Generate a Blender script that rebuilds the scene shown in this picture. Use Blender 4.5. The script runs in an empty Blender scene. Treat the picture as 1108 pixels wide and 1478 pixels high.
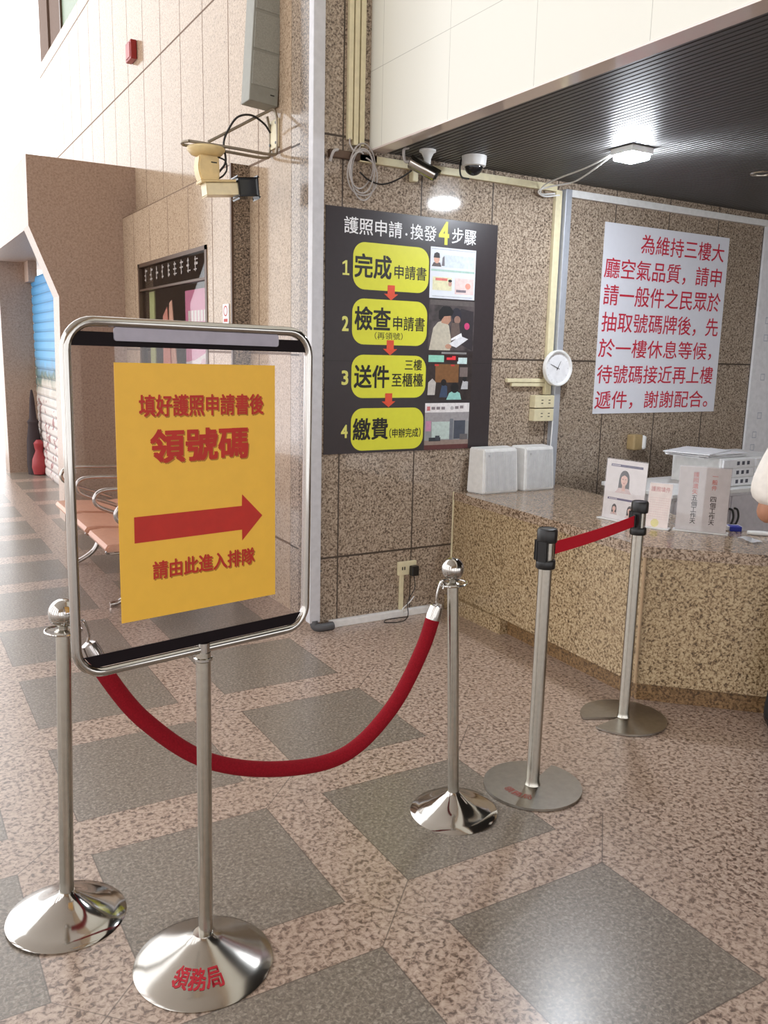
import bpy, bmesh, math, random
from mathutils import Vector, Matrix
random.seed(4)
PI = math.pi
S = bpy.context.scene
COL = S.collection

# ------------------------------------------------------------------ camera, sky, exposure
cam_d = bpy.data.cameras.new('camera')
cam = bpy.data.objects.new('camera', cam_d)
COL.objects.link(cam)
S.camera = cam
cam_d.sensor_fit = 'VERTICAL'
cam_d.sensor_height = 36.0
cam_d.lens = 36.0 * 1222.8 / 1478.0
cam_d.clip_start = 0.05
cam_d.clip_end = 200
RX = (0.8619496, -0.5064784, 0.0228609)      # camera right in world
RY = (-0.0738231, -0.1699907, -0.9826766)    # camera down in world
RZ = (0.5015909, 0.8453300, -0.1839132)      # camera forward in world
cam.matrix_world = Matrix(((RX[0], -RY[0], -RZ[0], 0.0),
                           (RX[1], -RY[1], -RZ[1], 0.0),
                           (RX[2], -RY[2], -RZ[2], 1.6),
                           (0, 0, 0, 1)))
S.view_settings.view_transform = 'Standard'
S.view_settings.look = 'None'
S.view_settings.gamma = 1.0
S.view_settings.use_curve_mapping = False
S.view_settings.exposure = 0.88

world = bpy.data.worlds.new('sky')
S.world = world
world.use_nodes = True
wn, wl = world.node_tree.nodes, world.node_tree.links
wn.clear()
w_out = wn.new('ShaderNodeOutputWorld')
w_bg = wn.new('ShaderNodeBackground')
w_tc = wn.new('ShaderNodeTexCoord')
w_dot = wn.new('ShaderNodeVectorMath'); w_dot.operation = 'DOT_PRODUCT'
w_dot.inputs[1].default_value = (-0.86, 0.48, 0.16)
w_mr = wn.new('ShaderNodeMapRange'); w_mr.interpolation_type = 'SMOOTHSTEP'
w_mr.inputs[1].default_value = -0.55; w_mr.inputs[2].default_value = 0.75
w_mr.inputs[3].default_value = 1.2; w_mr.inputs[4].default_value = 1.5
wl.new(w_tc.outputs['Generated'], w_dot.inputs[0])
wl.new(w_dot.outputs['Value'], w_mr.inputs[0])
w_bg.inputs[0].default_value = (0.985, 0.985, 1.0, 1)
wl.new(w_mr.outputs[0], w_bg.inputs[1])
wl.new(w_bg.outputs[0], w_out.inputs[0])


# ------------------------------------------------------------------ material helpers
def srgb(r, g, b):
    def f(c):
        c /= 255.0
        return c / 12.92 if c <= 0.04045 else ((c + 0.055) / 1.055) ** 2.4
    return (f(r), f(g), f(b), 1.0)


MATS = {}


def new_mat(name):
    m = bpy.data.materials.new(name)
    m.use_nodes = True
    nt = m.node_tree
    bs = nt.nodes['Principled BSDF']
    return m, nt, bs


def plain(name, col, rough=0.5, metal=0.0, noise=0.06, scale=30.0, spec=0.5, coat=0.0):
    """plain coloured surface with a faint noise variation"""
    if name in MATS:
        return MATS[name]
    m, nt, bs = new_mat(name)
    tc = nt.nodes.new('ShaderNodeTexCoord')
    nz = nt.nodes.new('ShaderNodeTexNoise'); nz.inputs['Scale'].default_value = scale
    nz.inputs['Detail'].default_value = 3
    nt.links.new(tc.outputs['Object'], nz.inputs['Vector'])
    rp = nt.nodes.new('ShaderNodeValToRGB')
    c = srgb(*col)
    rp.color_ramp.elements[0].position = 0.3
    rp.color_ramp.elements[0].color = tuple(v * (1 - noise) for v in c[:3]) + (1,)
    rp.color_ramp.elements[1].position = 0.7
    rp.color_ramp.elements[1].color = tuple(min(1, v * (1 + noise)) for v in c[:3]) + (1,)
    nt.links.new(nz.outputs['Fac'], rp.inputs['Fac'])
    nt.links.new(rp.outputs['Color'], bs.inputs['Base Color'])
    bs.inputs['Roughness'].default_value = rough
    bs.inputs['Metallic'].default_value = metal
    bs.inputs['Specular IOR Level'].default_value = spec
    bs.inputs['Coat Weight'].default_value = coat
    MATS[name] = m
    return m


class Nodes:
    def __init__(self, nt):
        self.nt = nt

    def m(self, op, a, b=None, c=None):
        n = self.nt.nodes.new('ShaderNodeMath'); n.operation = op
        for i, v in enumerate((a, b, c)):
            if v is None:
                continue
            if isinstance(v, (int, float)):
                n.inputs[i].default_value = v
            else:
                self.nt.links.new(v, n.inputs[i])
        return n.outputs[0]

    def near(self, coord, x0, s, w):
        """1 on lines x0 + k*s of half-width w"""
        t = self.m('WRAP', self.m('SUBTRACT', coord, x0), s / 2, -s / 2)
        return self.m('LESS_THAN', self.m('ABSOLUTE', t), w)

    def mix(self, fac, a, b):
        n = self.nt.nodes.new('ShaderNodeMix'); n.data_type = 'RGBA'
        for sock, v in ((n.inputs[0], fac), (n.inputs[6], a), (n.inputs[7], b)):
            if isinstance(v, (int, float)):
                sock.default_value = v
            elif isinstance(v, tuple):
                sock.default_value = v
            else:
                self.nt.links.new(v, sock)
        return n.outputs[2]

    def coords(self):
        tc = self.nt.nodes.new('ShaderNodeTexCoord')
        sp = self.nt.nodes.new('ShaderNodeSeparateXYZ')
        self.nt.links.new(tc.outputs['Object'], sp.inputs[0])
        return tc.outputs['Object'], sp.outputs[0], sp.outputs[1], sp.outputs[2]

    def speckle(self, vec, scale, stops, detail=2.5, rough=0.6, big=None):
        """granite: a noise cut into grains of a few colours, plus a slow tone drift"""
        nz = self.nt.nodes.new('ShaderNodeTexNoise')
        nz.inputs['Scale'].default_value = scale
        nz.inputs['Detail'].default_value = detail
        nz.inputs['Roughness'].default_value = rough
        nz.inputs['Distortion'].default_value = 0.6
        self.nt.links.new(vec, nz.inputs['Vector'])
        rp = self.nt.nodes.new('ShaderNodeValToRGB')
        cr = rp.color_ramp
        while len(cr.elements) < len(stops):
            cr.elements.new(0.5)
        for e, (p, c) in zip(cr.elements, stops):
            e.position = p; e.color = srgb(*c)
        self.nt.links.new(nz.outputs['Fac'], rp.inputs['Fac'])
        nb = self.nt.nodes.new('ShaderNodeTexNoise')
        nb.inputs['Scale'].default_value = 2.3
        self.nt.links.new(vec, nb.inputs['Vector'])
        k = self.nt.nodes.new('ShaderNodeMapRange')
        k.inputs[1].default_value = 0.3; k.inputs[2].default_value = 0.7
        k.inputs[3].default_value = 0.0; k.inputs[4].default_value = 0.16
        self.nt.links.new(nb.outputs['Fac'], k.inputs[0])
        return self.mix(k.outputs[0], rp.outputs['Color'], srgb(*(big or stops[len(stops) // 2][1])))


def granite(name, stops, scale, rough=0.15, vlines=None, hz=None, line_col=(70, 58, 48), lw=0.0045, spec=0.5, coat=0.0):
    m, nt, bs = new_mat(name)
    N = Nodes(nt)
    vec, x, y, z = N.coords()
    col = N.speckle(vec, scale, stops)
    mask = None
    if vlines:
        ax, x0, s = vlines
        mask = N.near({'x': x, 'y': y}[ax], x0, s, lw)
    if hz:
        h = N.near(z, hz[0], hz[1], lw * 1.3)
        mask = h if mask is None else N.m('MAXIMUM', mask, h)
    if mask is not None:
        col = N.mix(mask, col, srgb(*line_col))
        nt.links.new(N.m('MULTIPLY_ADD', mask, 0.5, rough), bs.inputs['Roughness'])
    else:
        bs.inputs['Roughness'].default_value = rough
    nt.links.new(col, bs.inputs['Base Color'])
    bs.inputs['Specular IOR Level'].default_value = spec
    bs.inputs['Coat Weight'].default_value = coat
    bs.inputs['Coat Roughness'].default_value = 0.05
    MATS[name] = m
    return m


M_wall = granite('speckled_granite', [(0.34, (82, 71, 62)), (0.43, (128, 112, 97)), (0.52, (166, 149, 131)), (0.64, (192, 176, 157))],
                 84, 0.085, ('x', 2.242, 0.51), (0.42, 1.16))
M_edge = granite('dark_speckled_granite', [(0.36, (52, 44, 38)), (0.46, (104, 90, 76)), (0.55, (150, 132, 114)), (0.66, (178, 160, 142))], 85, 0.2)
M_left = granite('pale_granite', [(0.30, (116, 97, 78)), (0.40, (158, 136, 113)), (0.52, (184, 162, 137)), (0.66, (198, 178, 154))],
                 95, 0.13, ('y', 5.70, 0.508), (2.745, 1.16), (112, 88, 68), 0.006, 0.22, 0.0)
M_counter = granite('yellow_granite', [(0.34, (76, 60, 42)), (0.43, (128, 106, 78)), (0.51, (170, 147, 113)), (0.63, (194, 174, 140))], 85, 0.2)
M_top = granite('polished_brown_granite', [(0.36, (70, 54, 42)), (0.45, (124, 102, 82)), (0.52, (166, 144, 122)), (0.64, (190, 170, 150))], 85, 0.08)
M_kick = granite('brown_granite_kick', [(0.36, (70, 50, 32)), (0.5, (122, 94, 62)), (0.64, (150, 120, 84))], 85, 0.3)
M_pier = granite('taupe_stone', [(0.30, (146, 122, 106)), (0.45, (166, 141, 124)), (0.60, (180, 156, 138))], 60, 0.35)
M_pale = granite('pale_lit_stone', [(0.30, (176, 152, 138)), (0.5, (194, 171, 156)), (0.7, (204, 183, 169))], 60, 0.4)  # on the portal, the lit copy of the taupe stone


def floor_mat():
    m, nt, bs = new_mat('terrazzo_floor')
    N = Nodes(nt)
    vec, x, y, z = N.coords()
    pink = N.speckle(vec, 62, [(0.34, (92, 74, 64)), (0.43, (138, 117, 103)), (0.49, (173, 151, 135)), (0.58, (190, 169, 153)), (0.7, (202, 185, 170))], 3.0)
    dark = N.speckle(vec, 95, [(0.34, (100, 91, 82)), (0.45, (120, 110, 99)), (0.55, (136, 126, 114)), (0.68, (166, 156, 143))], 2.5)
    PX, PY, SZ = 0.822, 0.817, 0.600
    u = N.m('WRAP', N.m('SUBTRACT', x, 1.296), PX, 0.0)
    v = N.m('WRAP', N.m('SUBTRACT', y, 1.986), PY, 0.0)
    inx = N.m('LESS_THAN', u, SZ)
    iny = N.m('LESS_THAN', v, SZ - 0.005)
    lim = N.m('MULTIPLY', N.m('LESS_THAN', x, 1.92), N.m('GREATER_THAN', x, -2.0))
    tile = N.m('MULTIPLY', N.m('MULTIPLY', inx, iny), lim)
    # mitre joints where the pink bands cross
    gu = N.m('SUBTRACT', u, SZ); gv = N.m('SUBTRACT', v, SZ - 0.005)
    cross = N.m('MULTIPLY', N.m('GREATER_THAN', gu, 0.0), N.m('GREATER_THAN', gv, 0.0))
    d1 = N.m('LESS_THAN', N.m('ABSOLUTE', N.m('SUBTRACT', gu, gv)), 0.0028)
    d2 = N.m('LESS_THAN', N.m('ABSOLUTE', N.m('SUBTRACT', N.m('ADD', gu, gv), 0.222)), 0.0018)
    mit = N.m('MULTIPLY', N.m('MULTIPLY', N.m('MAXIMUM', d1, d2), cross), N.m('LESS_THAN', x, 2.13))
    # thin joint round each dark tile
    ex = N.m('MULTIPLY', N.m('MAXIMUM', N.near(u, 0.0, PX, 0.002), N.near(u, SZ, PX, 0.002)), N.m('LESS_THAN', v, SZ))
    ey = N.m('MULTIPLY', N.m('MAXIMUM', N.near(v, 0.0, PY, 0.002), N.near(v, SZ - 0.005, PY, 0.002)), inx)
    edge = N.m('MULTIPLY', N.m('MAXIMUM', ex, ey), lim)
    bx = N.m('MULTIPLY', N.near(x, 2.118, 40, 0.0012), 1.0)
    lines = N.m('MULTIPLY', N.m('MAXIMUM', N.m('MAXIMUM', mit, edge), bx), 0.65)
    col = N.mix(tile, pink, dark)
    col = N.mix(lines, col, srgb(74, 62, 54))
    nt.links.new(col, bs.inputs['Base Color'])
    nz = nt.nodes.new('ShaderNodeTexNoise'); nz.inputs['Scale'].default_value = 5
    nt.links.new(vec, nz.inputs['Vector'])
    nt.links.new(N.m('MULTIPLY_ADD', nz.outputs['Fac'], 0.10, 0.25), bs.inputs['Roughness'])
    bs.inputs['IOR'].default_value = 1.6
    bs.inputs['Coat Weight'].default_value = 0.18
    bs.inputs['Coat Roughness'].default_value = 0.2
    MATS['floor'] = m
    return m


M_floor = floor_mat()
M_chrome = plain('chrome', (186, 183, 178), 0.09, 1.0, 0.02)
M_steel = plain('brushed_steel', (186, 182, 172), 0.26, 1.0, 0.06, 60)
M_disc = plain('satin_steel_plate', (168, 164, 156), 0.33, 1.0, 0.06, 40)
M_black = plain('black_plastic', (22, 21, 22), 0.35)
M_rope = plain('red_velvet', (132, 14, 28), 0.85, 0, 0.18, 220, 0.2)
M_belt = plain('red_webbing', (196, 16, 42), 0.6, 0, 0.08, 300, 0.3)
M_white = plain('white_plastic', (232, 232, 230), 0.4)
M_paper = plain('white_paper', (236, 236, 238), 0.6)
M_beige = plain('beige_plastic', (222, 212, 176), 0.45)
M_cream = plain('cream_camera_shell', (228, 204, 150), 0.35)
M_grey = plain('grey_plastic', (188, 188, 190), 0.4)
M_dkgrey = plain('dark_grey_tube', (84, 84, 86), 0.45)
M_bronze = plain('dark_bronze_metal', (88, 68, 54), 0.35, 0.4)
M_soffit = plain('dark_slatted_soffit', (74, 73, 72), 0.45)
M_fascia = plain('white_enamel_panel', (240, 239, 228), 0.18, 0, 0.01)
M_poster = plain('charcoal_poster', (50, 42, 44), 0.35)
M_lime = plain('lime_yellow_print', (222, 222, 62), 0.45, 0, 0.02)
M_arrow = plain('coral_print', (226, 84, 54), 0.45)
M_ink = plain('black_ink', (34, 32, 28), 0.5)
M_redink = plain('red_ink', (200, 36, 62), 0.5)
M_signred = plain('sign_red', (188, 38, 24), 0.5)
M_signshadow = plain('sign_red_shadow_print', (176, 118, 30), 0.5)
M_yellow = plain('sign_yellow', (242, 190, 66), 0.45, 0, 0.02)
M_plate = plain('lavender_grey_plate', (168, 164, 178), 0.4)
M_strip = plain('black_acrylic', (24, 17, 21), 0.6, spec=0.15)
M_tan = plain('tan_vinyl', (212, 160, 132), 0.4)
M_skin = plain('skin', (176, 126, 100), 0.5)
M_hair = plain('black_hair', (24, 20, 20), 0.5)
M_shirt = plain('white_shirt', (236, 230, 222), 0.8)
M_trouser = plain('black_trousers', (18, 17, 18), 0.8)
M_redbox = plain('red_alarm_plastic', (152, 40, 38), 0.4)
M_speaker = plain('grey_speaker_cloth', (150, 150, 140), 0.6, 0, 0.12, 160)
M_speakerframe = plain('grey_speaker_shell', (140, 140, 130), 0.5)
M_pinkpaper = plain('pink_poster_print', (216, 110, 168), 0.4)
M_navy = plain('navy_print', (70, 66, 110), 0.5)
M_blue = plain('blue_ink', (40, 50, 150), 0.4)


def glass_mat(name, tint, alpha, rough=0.02, refl=0.8):
    """thin clear sheet: mostly see-through with a fresnel reflection"""
    m, nt, bs = new_mat(name)
    nt.nodes.remove(bs)
    out = nt.nodes['Material Output']
    tr = nt.nodes.new('ShaderNodeBsdfTransparent'); tr.inputs[0].default_value = tint
    gl = nt.nodes.new('ShaderNodeBsdfGlossy'); gl.inputs['Roughness'].default_value = rough
    gl.inputs['Color'].default_value = (1, 1, 1, 1)
    fr = nt.nodes.new('ShaderNodeFresnel'); fr.inputs[0].default_value = 1.45
    k = nt.nodes.new('ShaderNodeMath'); k.operation = 'MULTIPLY_ADD'
    k.inputs[1].default_value = refl; k.inputs[2].default_value = alpha
    ge = nt.nodes.new('ShaderNodeNewGeometry')
    fb = nt.nodes.new('ShaderNodeMath'); fb.operation = 'SUBTRACT'; fb.inputs[0].default_value = 1.0
    nt.links.new(ge.outputs['Backfacing'], fb.inputs[1])
    fm = nt.nodes.new('ShaderNodeMath'); fm.operation = 'MULTIPLY'
    nt.links.new(fr.outputs[0], fm.inputs[0]); nt.links.new(fb.outputs[0], fm.inputs[1])
    nt.links.new(fm.outputs[0], k.inputs[0])
    mx = nt.nodes.new('ShaderNodeMixShader')
    nt.links.new(k.outputs[0], mx.inputs[0])
    nt.links.new(tr.outputs[0], mx.inputs[1]); nt.links.new(gl.outputs[0], mx.inputs[2])
    nt.links.new(mx.outputs[0], out.inputs[0])
    MATS[name] = m
    return m


M_acrylic = glass_mat('clear_acrylic', (0.93, 0.91, 0.92, 1), 0.02)
M_shopglass = glass_mat('dark_shop_glass', (0.86, 0.84, 0.82, 1), 0.03, 0.02, 0.45)
M_green = plain('green_tinted_glass', (140, 156, 136), 0.35, spec=0.15)


def emit_mat(name, col, strength):
    m, nt, bs = new_mat(name)
    bs.inputs['Base Color'].default_value = col
    bs.inputs['Emission Color'].default_value = col
    bs.inputs['Emission Strength'].default_value = strength
    MATS[name] = m
    return m


M_led = emit_mat('led_lamp_face', (0.86, 0.92, 1.0, 1), 215.0)


# ------------------------------------------------------------------ geometry helpers
def tag(o, label=None, cat=None, group=None, kind=None):
    if label: o['label'] = label
    if cat: o['category'] = cat
    if group: o['group'] = group
    if kind: o['kind'] = kind
    return o


def thing(name, label, cat, loc=(0, 0, 0), group=None):
    o = bpy.data.objects.new(name, None)
    o.empty_display_size = 0.1
    COL.objects.link(o)
    o.location = loc
    return tag(o, label, cat, group)


def root_loc(o):
    p = o
    while p.parent:
        p = p.parent
    return p.location.copy()


def obj(name, bm, mat, parent=None, smooth=False):
    """link a bmesh (in world coordinates) as one mesh object"""
    me = bpy.data.meshes.new(name)
    bmesh.ops.recalc_face_normals(bm, faces=bm.faces[:])
    bm.to_mesh(me); bm.free()
    o = bpy.data.objects.new(name, me)
    COL.objects.link(o)
    for mm in (mat if isinstance(mat, (list, tuple)) else [mat]):
        me.materials.append(mm)
    if smooth:
        for p in me.polygons:
            p.use_smooth = True
        try:
            me.set_sharp_from_angle(angle=math.radians(40))
        except Exception:
            pass
    if parent is not None:
        o.parent = parent
        if parent.parent is None and parent.type == 'EMPTY':
            o.matrix_parent_inverse = Matrix.Translation(-parent.location)
    return o


def BM():
    return bmesh.new()


def box(bm, x0, x1, y0, y1, z0, z1, bev=0.0, mi=0):
    r = bmesh.ops.create_cube(bm, size=1.0)
    vs = r['verts']
    for v in vs:
        v.co = Vector(((x0 + x1) / 2 + v.co.x * (x1 - x0), (y0 + y1) / 2 + v.co.y * (y1 - y0), (z0 + z1) / 2 + v.co.z * (z1 - z0)))
    fs = set(f for v in vs for f in v.link_faces)
    for f in fs:
        f.material_index = mi
    if bev > 0:
        es = list(set(e for v in vs for e in v.link_edges))
        bmesh.ops.bevel(bm, geom=es, offset=bev, segments=2, affect='EDGES', profile=0.5)
    return bm


def obox(bm, c, ux, uy, uz, bev=0.0):
    """box with centre c and half-axis vectors"""
    r = bmesh.ops.create_cube(bm, size=2.0)
    vs = r['verts']
    c, ux, uy, uz = Vector(c), Vector(ux), Vector(uy), Vector(uz)
    for v in vs:
        v.co = c + ux * v.co.x + uy * v.co.y + uz * v.co.z
    if bev > 0:
        es = list(set(e for v in vs for e in v.link_edges))
        bmesh.ops.bevel(bm, geom=es, offset=bev, segments=2, affect='EDGES', profile=0.5)
    return bm


def prism(bm, pts, ext):
    """polygon of 3D points extruded by vector ext"""
    ext = Vector(ext)
    a = [bm.verts.new(Vector(p)) for p in pts]
    b = [bm.verts.new(Vector(p) + ext) for p in pts]
    n = len(pts)
    bm.faces.new(a); bm.faces.new(b[::-1])
    for i in range(n):
        bm.faces.new((a[i], b[i], b[(i + 1) % n], a[(i + 1) % n]))
    return bm


def face(bm, pts):
    return bm.faces.new([bm.verts.new(Vector(p)) for p in pts])


def lathe(bm, prof, c=(0, 0, 0), seg=40, a0=0.0, a1=2 * PI):
    """profile of (radius, z) turned about a vertical axis through c"""
    cx, cy, cz = c
    full = abs(a1 - a0 - 2 * PI) < 1e-6
    n = seg if full else seg + 1
    rings = []
    for r, z in prof:
        if r < 1e-6 and full:
            rings.append([bm.verts.new((cx, cy, cz + z))])
        else:
            rings.append([bm.verts.new((cx + r * math.cos(a0 + (a1 - a0) * i / seg), cy + r * math.sin(a0 + (a1 - a0) * i / seg), cz + z)) for i in range(n)])
    for A, B in zip(rings, rings[1:]):
        m = n if full else n - 1
        for i in range(m):
            j = (i + 1) % n
            if len(A) == 1 and len(B) == 1: continue
            if len(A) == 1: bm.faces.new((A[0], B[i], B[j]))
            elif len(B) == 1: bm.faces.new((A[i], B[0], A[j]))
            else: bm.faces.new((A[i], B[i], B[j], A[j]))
    if full:
        for R in (rings[0], rings[-1]):
            if len(R) > 2:
                bm.faces.new(R)
    else:
        bm.faces.new([R[0] for R in rings]); bm.faces.new([R[-1] for R in rings])
    return bm


def smooth_path(pts, k=8, closed=False):
    P = [Vector(p) for p in pts]
    n = len(P)
    out = []
    rng = n if closed else n - 1
    for i in range(rng):
        p0 = P[(i - 1) % n] if (closed or i > 0) else P[0] * 2 - P[1]
        p1, p2 = P[i], P[(i + 1) % n]
        p3 = P[(i + 2) % n] if (closed or i + 2 < n) else P[-1] * 2 - P[-2]
        for j in range(k):
            t = j / k
            out.append(0.5 * (2 * p1 + (p2 - p0) * t + (2 * p0 - 5 * p1 + 4 * p2 - p3) * t * t + (3 * p1 - p0 - 3 * p2 + p3) * t ** 3))
    if not closed:
        out.append(P[-1])
    return out


def tube(bm, pts, r, seg=10, closed=False):
    P = [Vector(p) for p in pts]
    n = len(P)
    rad = r if isinstance(r, (list, tuple)) else [r] * n
    T = []
    for i in range(n):
        a = P[(i - 1) % n] if (closed or i > 0) else P[i]
        b = P[(i + 1) % n] if (closed or i < n - 1) else P[i]
        T.append((b - a).normalized())
    ref = Vector((0, 0, 1)) if abs(T[0].z) < 0.9 else Vector((1, 0, 0))
    u = (ref - T[0] * ref.dot(T[0])).normalized()
    rings = []
    for i in range(n):
        u = (u - T[i] * u.dot(T[i])).normalized()
        w = T[i].cross(u)
        rings.append([bm.verts.new(P[i] + (u * math.cos(2 * PI * j / seg) + w * math.sin(2 * PI * j / seg)) * rad[i]) for j in range(seg)])
    for i in range(n if closed else n - 1):
        A, B = rings[i], rings[(i + 1) % n]
        off = 0
        if closed and i == n - 1:
            off = min(range(seg), key=lambda o: (B[o].co - A[0].co).length)
        for j in range(seg):
            bm.faces.new((A[j], A[(j + 1) % seg], B[(j + 1 + off) % seg], B[(j + off) % seg]))
    if not closed:
        bm.faces.new(rings[0][::-1]); bm.faces.new(rings[-1])
    return bm


def rounded_rect(w0, w1, h0, h1, r, k=6):
    out = []
    for cx, cy, a in ((w1 - r, h1 - r, 0), (w0 + r, h1 - r, PI / 2), (w0 + r, h0 + r, PI), (w1 - r, h0 + r, 1.5 * PI)):
        for i in range(k + 1):
            t = a + PI / 2 * i / k
            out.append((cx + r * math.cos(t), cy + r * math.sin(t)))
    return out


# --- flat prints and lettering on a plane given by origin o and axes u, v
class Plane:
    def __init__(self, o, u, v):
        self.o, self.u, self.v = Vector(o), Vector(u).normalized(), Vector(v).normalized()
        self.n = self.u.cross(self.v)

    def p(self, a, b, d=0.0):
        return self.o + self.u * a + self.v * b + self.n * d


def patch(bm, pl, pts, d):
    return face(bm, [pl.p(a, b, d) for a, b in pts])


def rect(a0, a1, b0, b1):
    return [(a0, b0), (a1, b0), (a1, b1), (a0, b1)]


def ell(ca, cb, ra, rb, n=20):
    return [(ca + ra * math.cos(2 * PI * i / n), cb + rb * math.sin(2 * PI * i / n)) for i in range(n)]


_glyphs = {}


def glyphs(s, bold):
    key = (s, bold)
    if key not in _glyphs:
        cu = bpy.data.curves.new('lettering', 'FONT')
        cu.body = s
        cu.size = 1.0
        cu.offset = bold
        cu.resolution_u = 3
        o = bpy.data.objects.new('lettering', cu)
        COL.objects.link(o)
        dg = bpy.context.evaluated_depsgraph_get()
        me = bpy.data.meshes.new_from_object(o.evaluated_get(dg))
        vs = [v.co.copy() for v in me.vertices]
        fs = [tuple(p.vertices) for p in me.polygons]
        bpy.data.objects.remove(o); bpy.data.curves.remove(cu); bpy.data.meshes.remove(me)
        _glyphs[key] = (vs, fs)
    return _glyphs[key]


def letters(bm, s, pl, a0, a1, b0, b1, d=0.0012, bold=0.0, slant=0.0):
    """lettering whose ink fills the box a0..a1 x b0..b1 of plane pl"""
    vs, fs = glyphs(s, 0.0)
    if not vs:
        return bm
    x0, x1 = min(v.x for v in vs), max(v.x for v in vs)
    y0, y1 = min(v.y for v in vs), max(v.y for v in vs)
    e = bold * (b1 - b0)
    for k, (ex, ey) in enumerate([(0, 0)] if bold <= 0 else [(-e, -e), (e, -e), (e, e), (-e, e), (0, 0)]):
        nv = []
        for v in vs:
            t = (v.y - y0) / max(1e-6, y1 - y0)
            a = a0 + e + (v.x - x0) / max(1e-6, x1 - x0) * (a1 - a0 - 2 * e) + slant * (t - 0.5) * (b1 - b0) + ex
            b = b0 + e + t * (b1 - b0 - 2 * e) + ey
            nv.append(bm.verts.new(pl.p(a, b, d + k * 0.00004)))
        for f in fs:
            try:
                bm.faces.new([nv[i] for i in f])
            except ValueError:
                pass
    return bm


def text(name, s, pl, bx_, mat, parent, d=0.0012, bold=0.0, slant=0.0):
    bm = letters(BM(), s, pl, *bx_, d=d, bold=bold, slant=slant)
    return flat(name, bm, mat, parent)


def flat(name, bm, mat, parent):
    """prints keep the normal they were given"""
    me = bpy.data.meshes.new(name)
    bm.to_mesh(me); bm.free()
    o = bpy.data.objects.new(name, me)
    COL.objects.link(o)
    for mm in (mat if isinstance(mat, (list, tuple)) else [mat]):
        me.materials.append(mm)
    if parent is not None:
        o.parent = parent
        if parent.parent is None and parent.type == 'EMPTY':
            o.matrix_parent_inverse = Matrix.Translation(-parent.location)
    return o


def copy_tree(o, parent=None):
    c = o.copy()
    COL.objects.link(c)
    if parent is not None:
        c.parent = parent
        c.matrix_parent_inverse = o.matrix_parent_inverse.copy()
    for ch in list(o.children):
        copy_tree(ch, c)
    return c


def struct(name, bm, mat, parent=None, label=None, cat=None, smooth=False):
    o = obj(name, bm, mat, parent, smooth)
    if parent is None:
        o['kind'] = 'structure'
        tag(o, label, cat)
    return o


YW, XW, XP = 4.30, 2.12, 1.995      # back wall, left wall, its lower projecting part
ZS = 2.69                           # soffit height

# ================================================================== THE SETTING
b = BM(); box(b, -12, 9.0, -6.2, 13.6, -0.2, 0.0)
struct('floor', b, M_floor, None, 'polished pink terrazzo floor with dark grey square tiles', 'floor')

b = BM(); box(b, XW, 9.0, YW, YW + 0.4, 0.0, 5.25)
struct('wall_back', b, M_wall, None, 'speckled brown granite wall behind the counter', 'wall')

b = BM(); box(b, XW, XW + 0.4, YW + 0.4, 12.75, 0.0, 5.22)
box(b, XW - 0.001, XW + 0.4, 4.70, YW + 0.4, 0.0, 5.22)
struct('wall_left', b, M_left, None, 'tall polished pale granite wall with thin joints', 'wall')

b = BM(); box(b, XW - 0.003, XW + 0.02, 4.575 - 0.26, 4.575, 0.0, 5.22)
struct('trim_1', b, M_edge, None, 'dark speckled granite strip at the wall corner', 'wall trim')

# lower projecting shopfront wall, with the opening of the shop window left free
b = BM()
y0, y1, w0, w1, wz = 5.36, 8.15, 5.815, 7.61, 2.303
box(b, XP, XW, y0, w0, 0.0, 2.745)
box(b, XP, XW, w1, y1, 0.0, 2.745)
box(b, XP, XW, w0, w1, wz, 2.745)
struct('wall_shopfront', b, M_left, None, 'lower granite wall around the shop window', 'wall')
b = BM(); box(b, XP + 0.012, XW, 5.340, 5.36, 0.0, 2.75)
struct('trim_2', b, M_edge, None, 'dark granite edge strip of the projecting lower wall', 'wall trim')
b = BM(); box(b, XP - 0.002, XP + 0.012, 5.335, 5.36, 0.0, 2.75)
struct('trim_3', b, M_bronze, None, 'thin bronze edging beside the dark granite strip', 'wall trim')

# shop window
b = BM()
for a in (w0 + 0.02, w1 - 0.02):
    box(b, XP - 0.006, XP + 0.05, a - 0.02, a + 0.02, 0.0, wz)
box(b, XP - 0.006, XP + 0.05, w0, w1, wz - 0.03, wz)
box(b, XP - 0.004, XP + 0.05, w0, w1, 2.075, 2.092)
win = struct('window_1', b, M_bronze, None, 'bronze framed shop window with pink posters inside', 'shop window')
b = BM(); box(b, XP + 0.018, XP + 0.026, w0 + 0.04, w1 - 0.04, 0.05, wz - 0.03)
obj('glass_pane', b, M_shopglass, win)
b = BM()
box(b, XW + 0.0, XW + 0.02, w0 - 0.05, w1 + 0.05, 0.0, wz)
obj('back_panel', b, plain('shop_interior', (206, 190, 176), 0.6), win)
pl = Plane((XP + 0.016, w1, 2.09), (0, -1, 0), (0, 0, 1))
b = BM()
for i in range(9):          # illegible white lettering along the top light
    a = 0.13 + i * 0.165
    for k in range(3):
        patch(b, pl, rect(a + random.uniform(0, 0.03), a + random.uniform(0.05, 0.10), 0.07 + k * 0.035, 0.078 + k * 0.035 + random.uniform(0, 0.01)), 0.0)
    patch(b, pl, rect(a + 0.035, a + 0.05, 0.06, 0.165), 0.0006)
flat('lettering', b, plain('faded_white_lettering', (150, 140, 133), 0.5), win)

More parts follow.
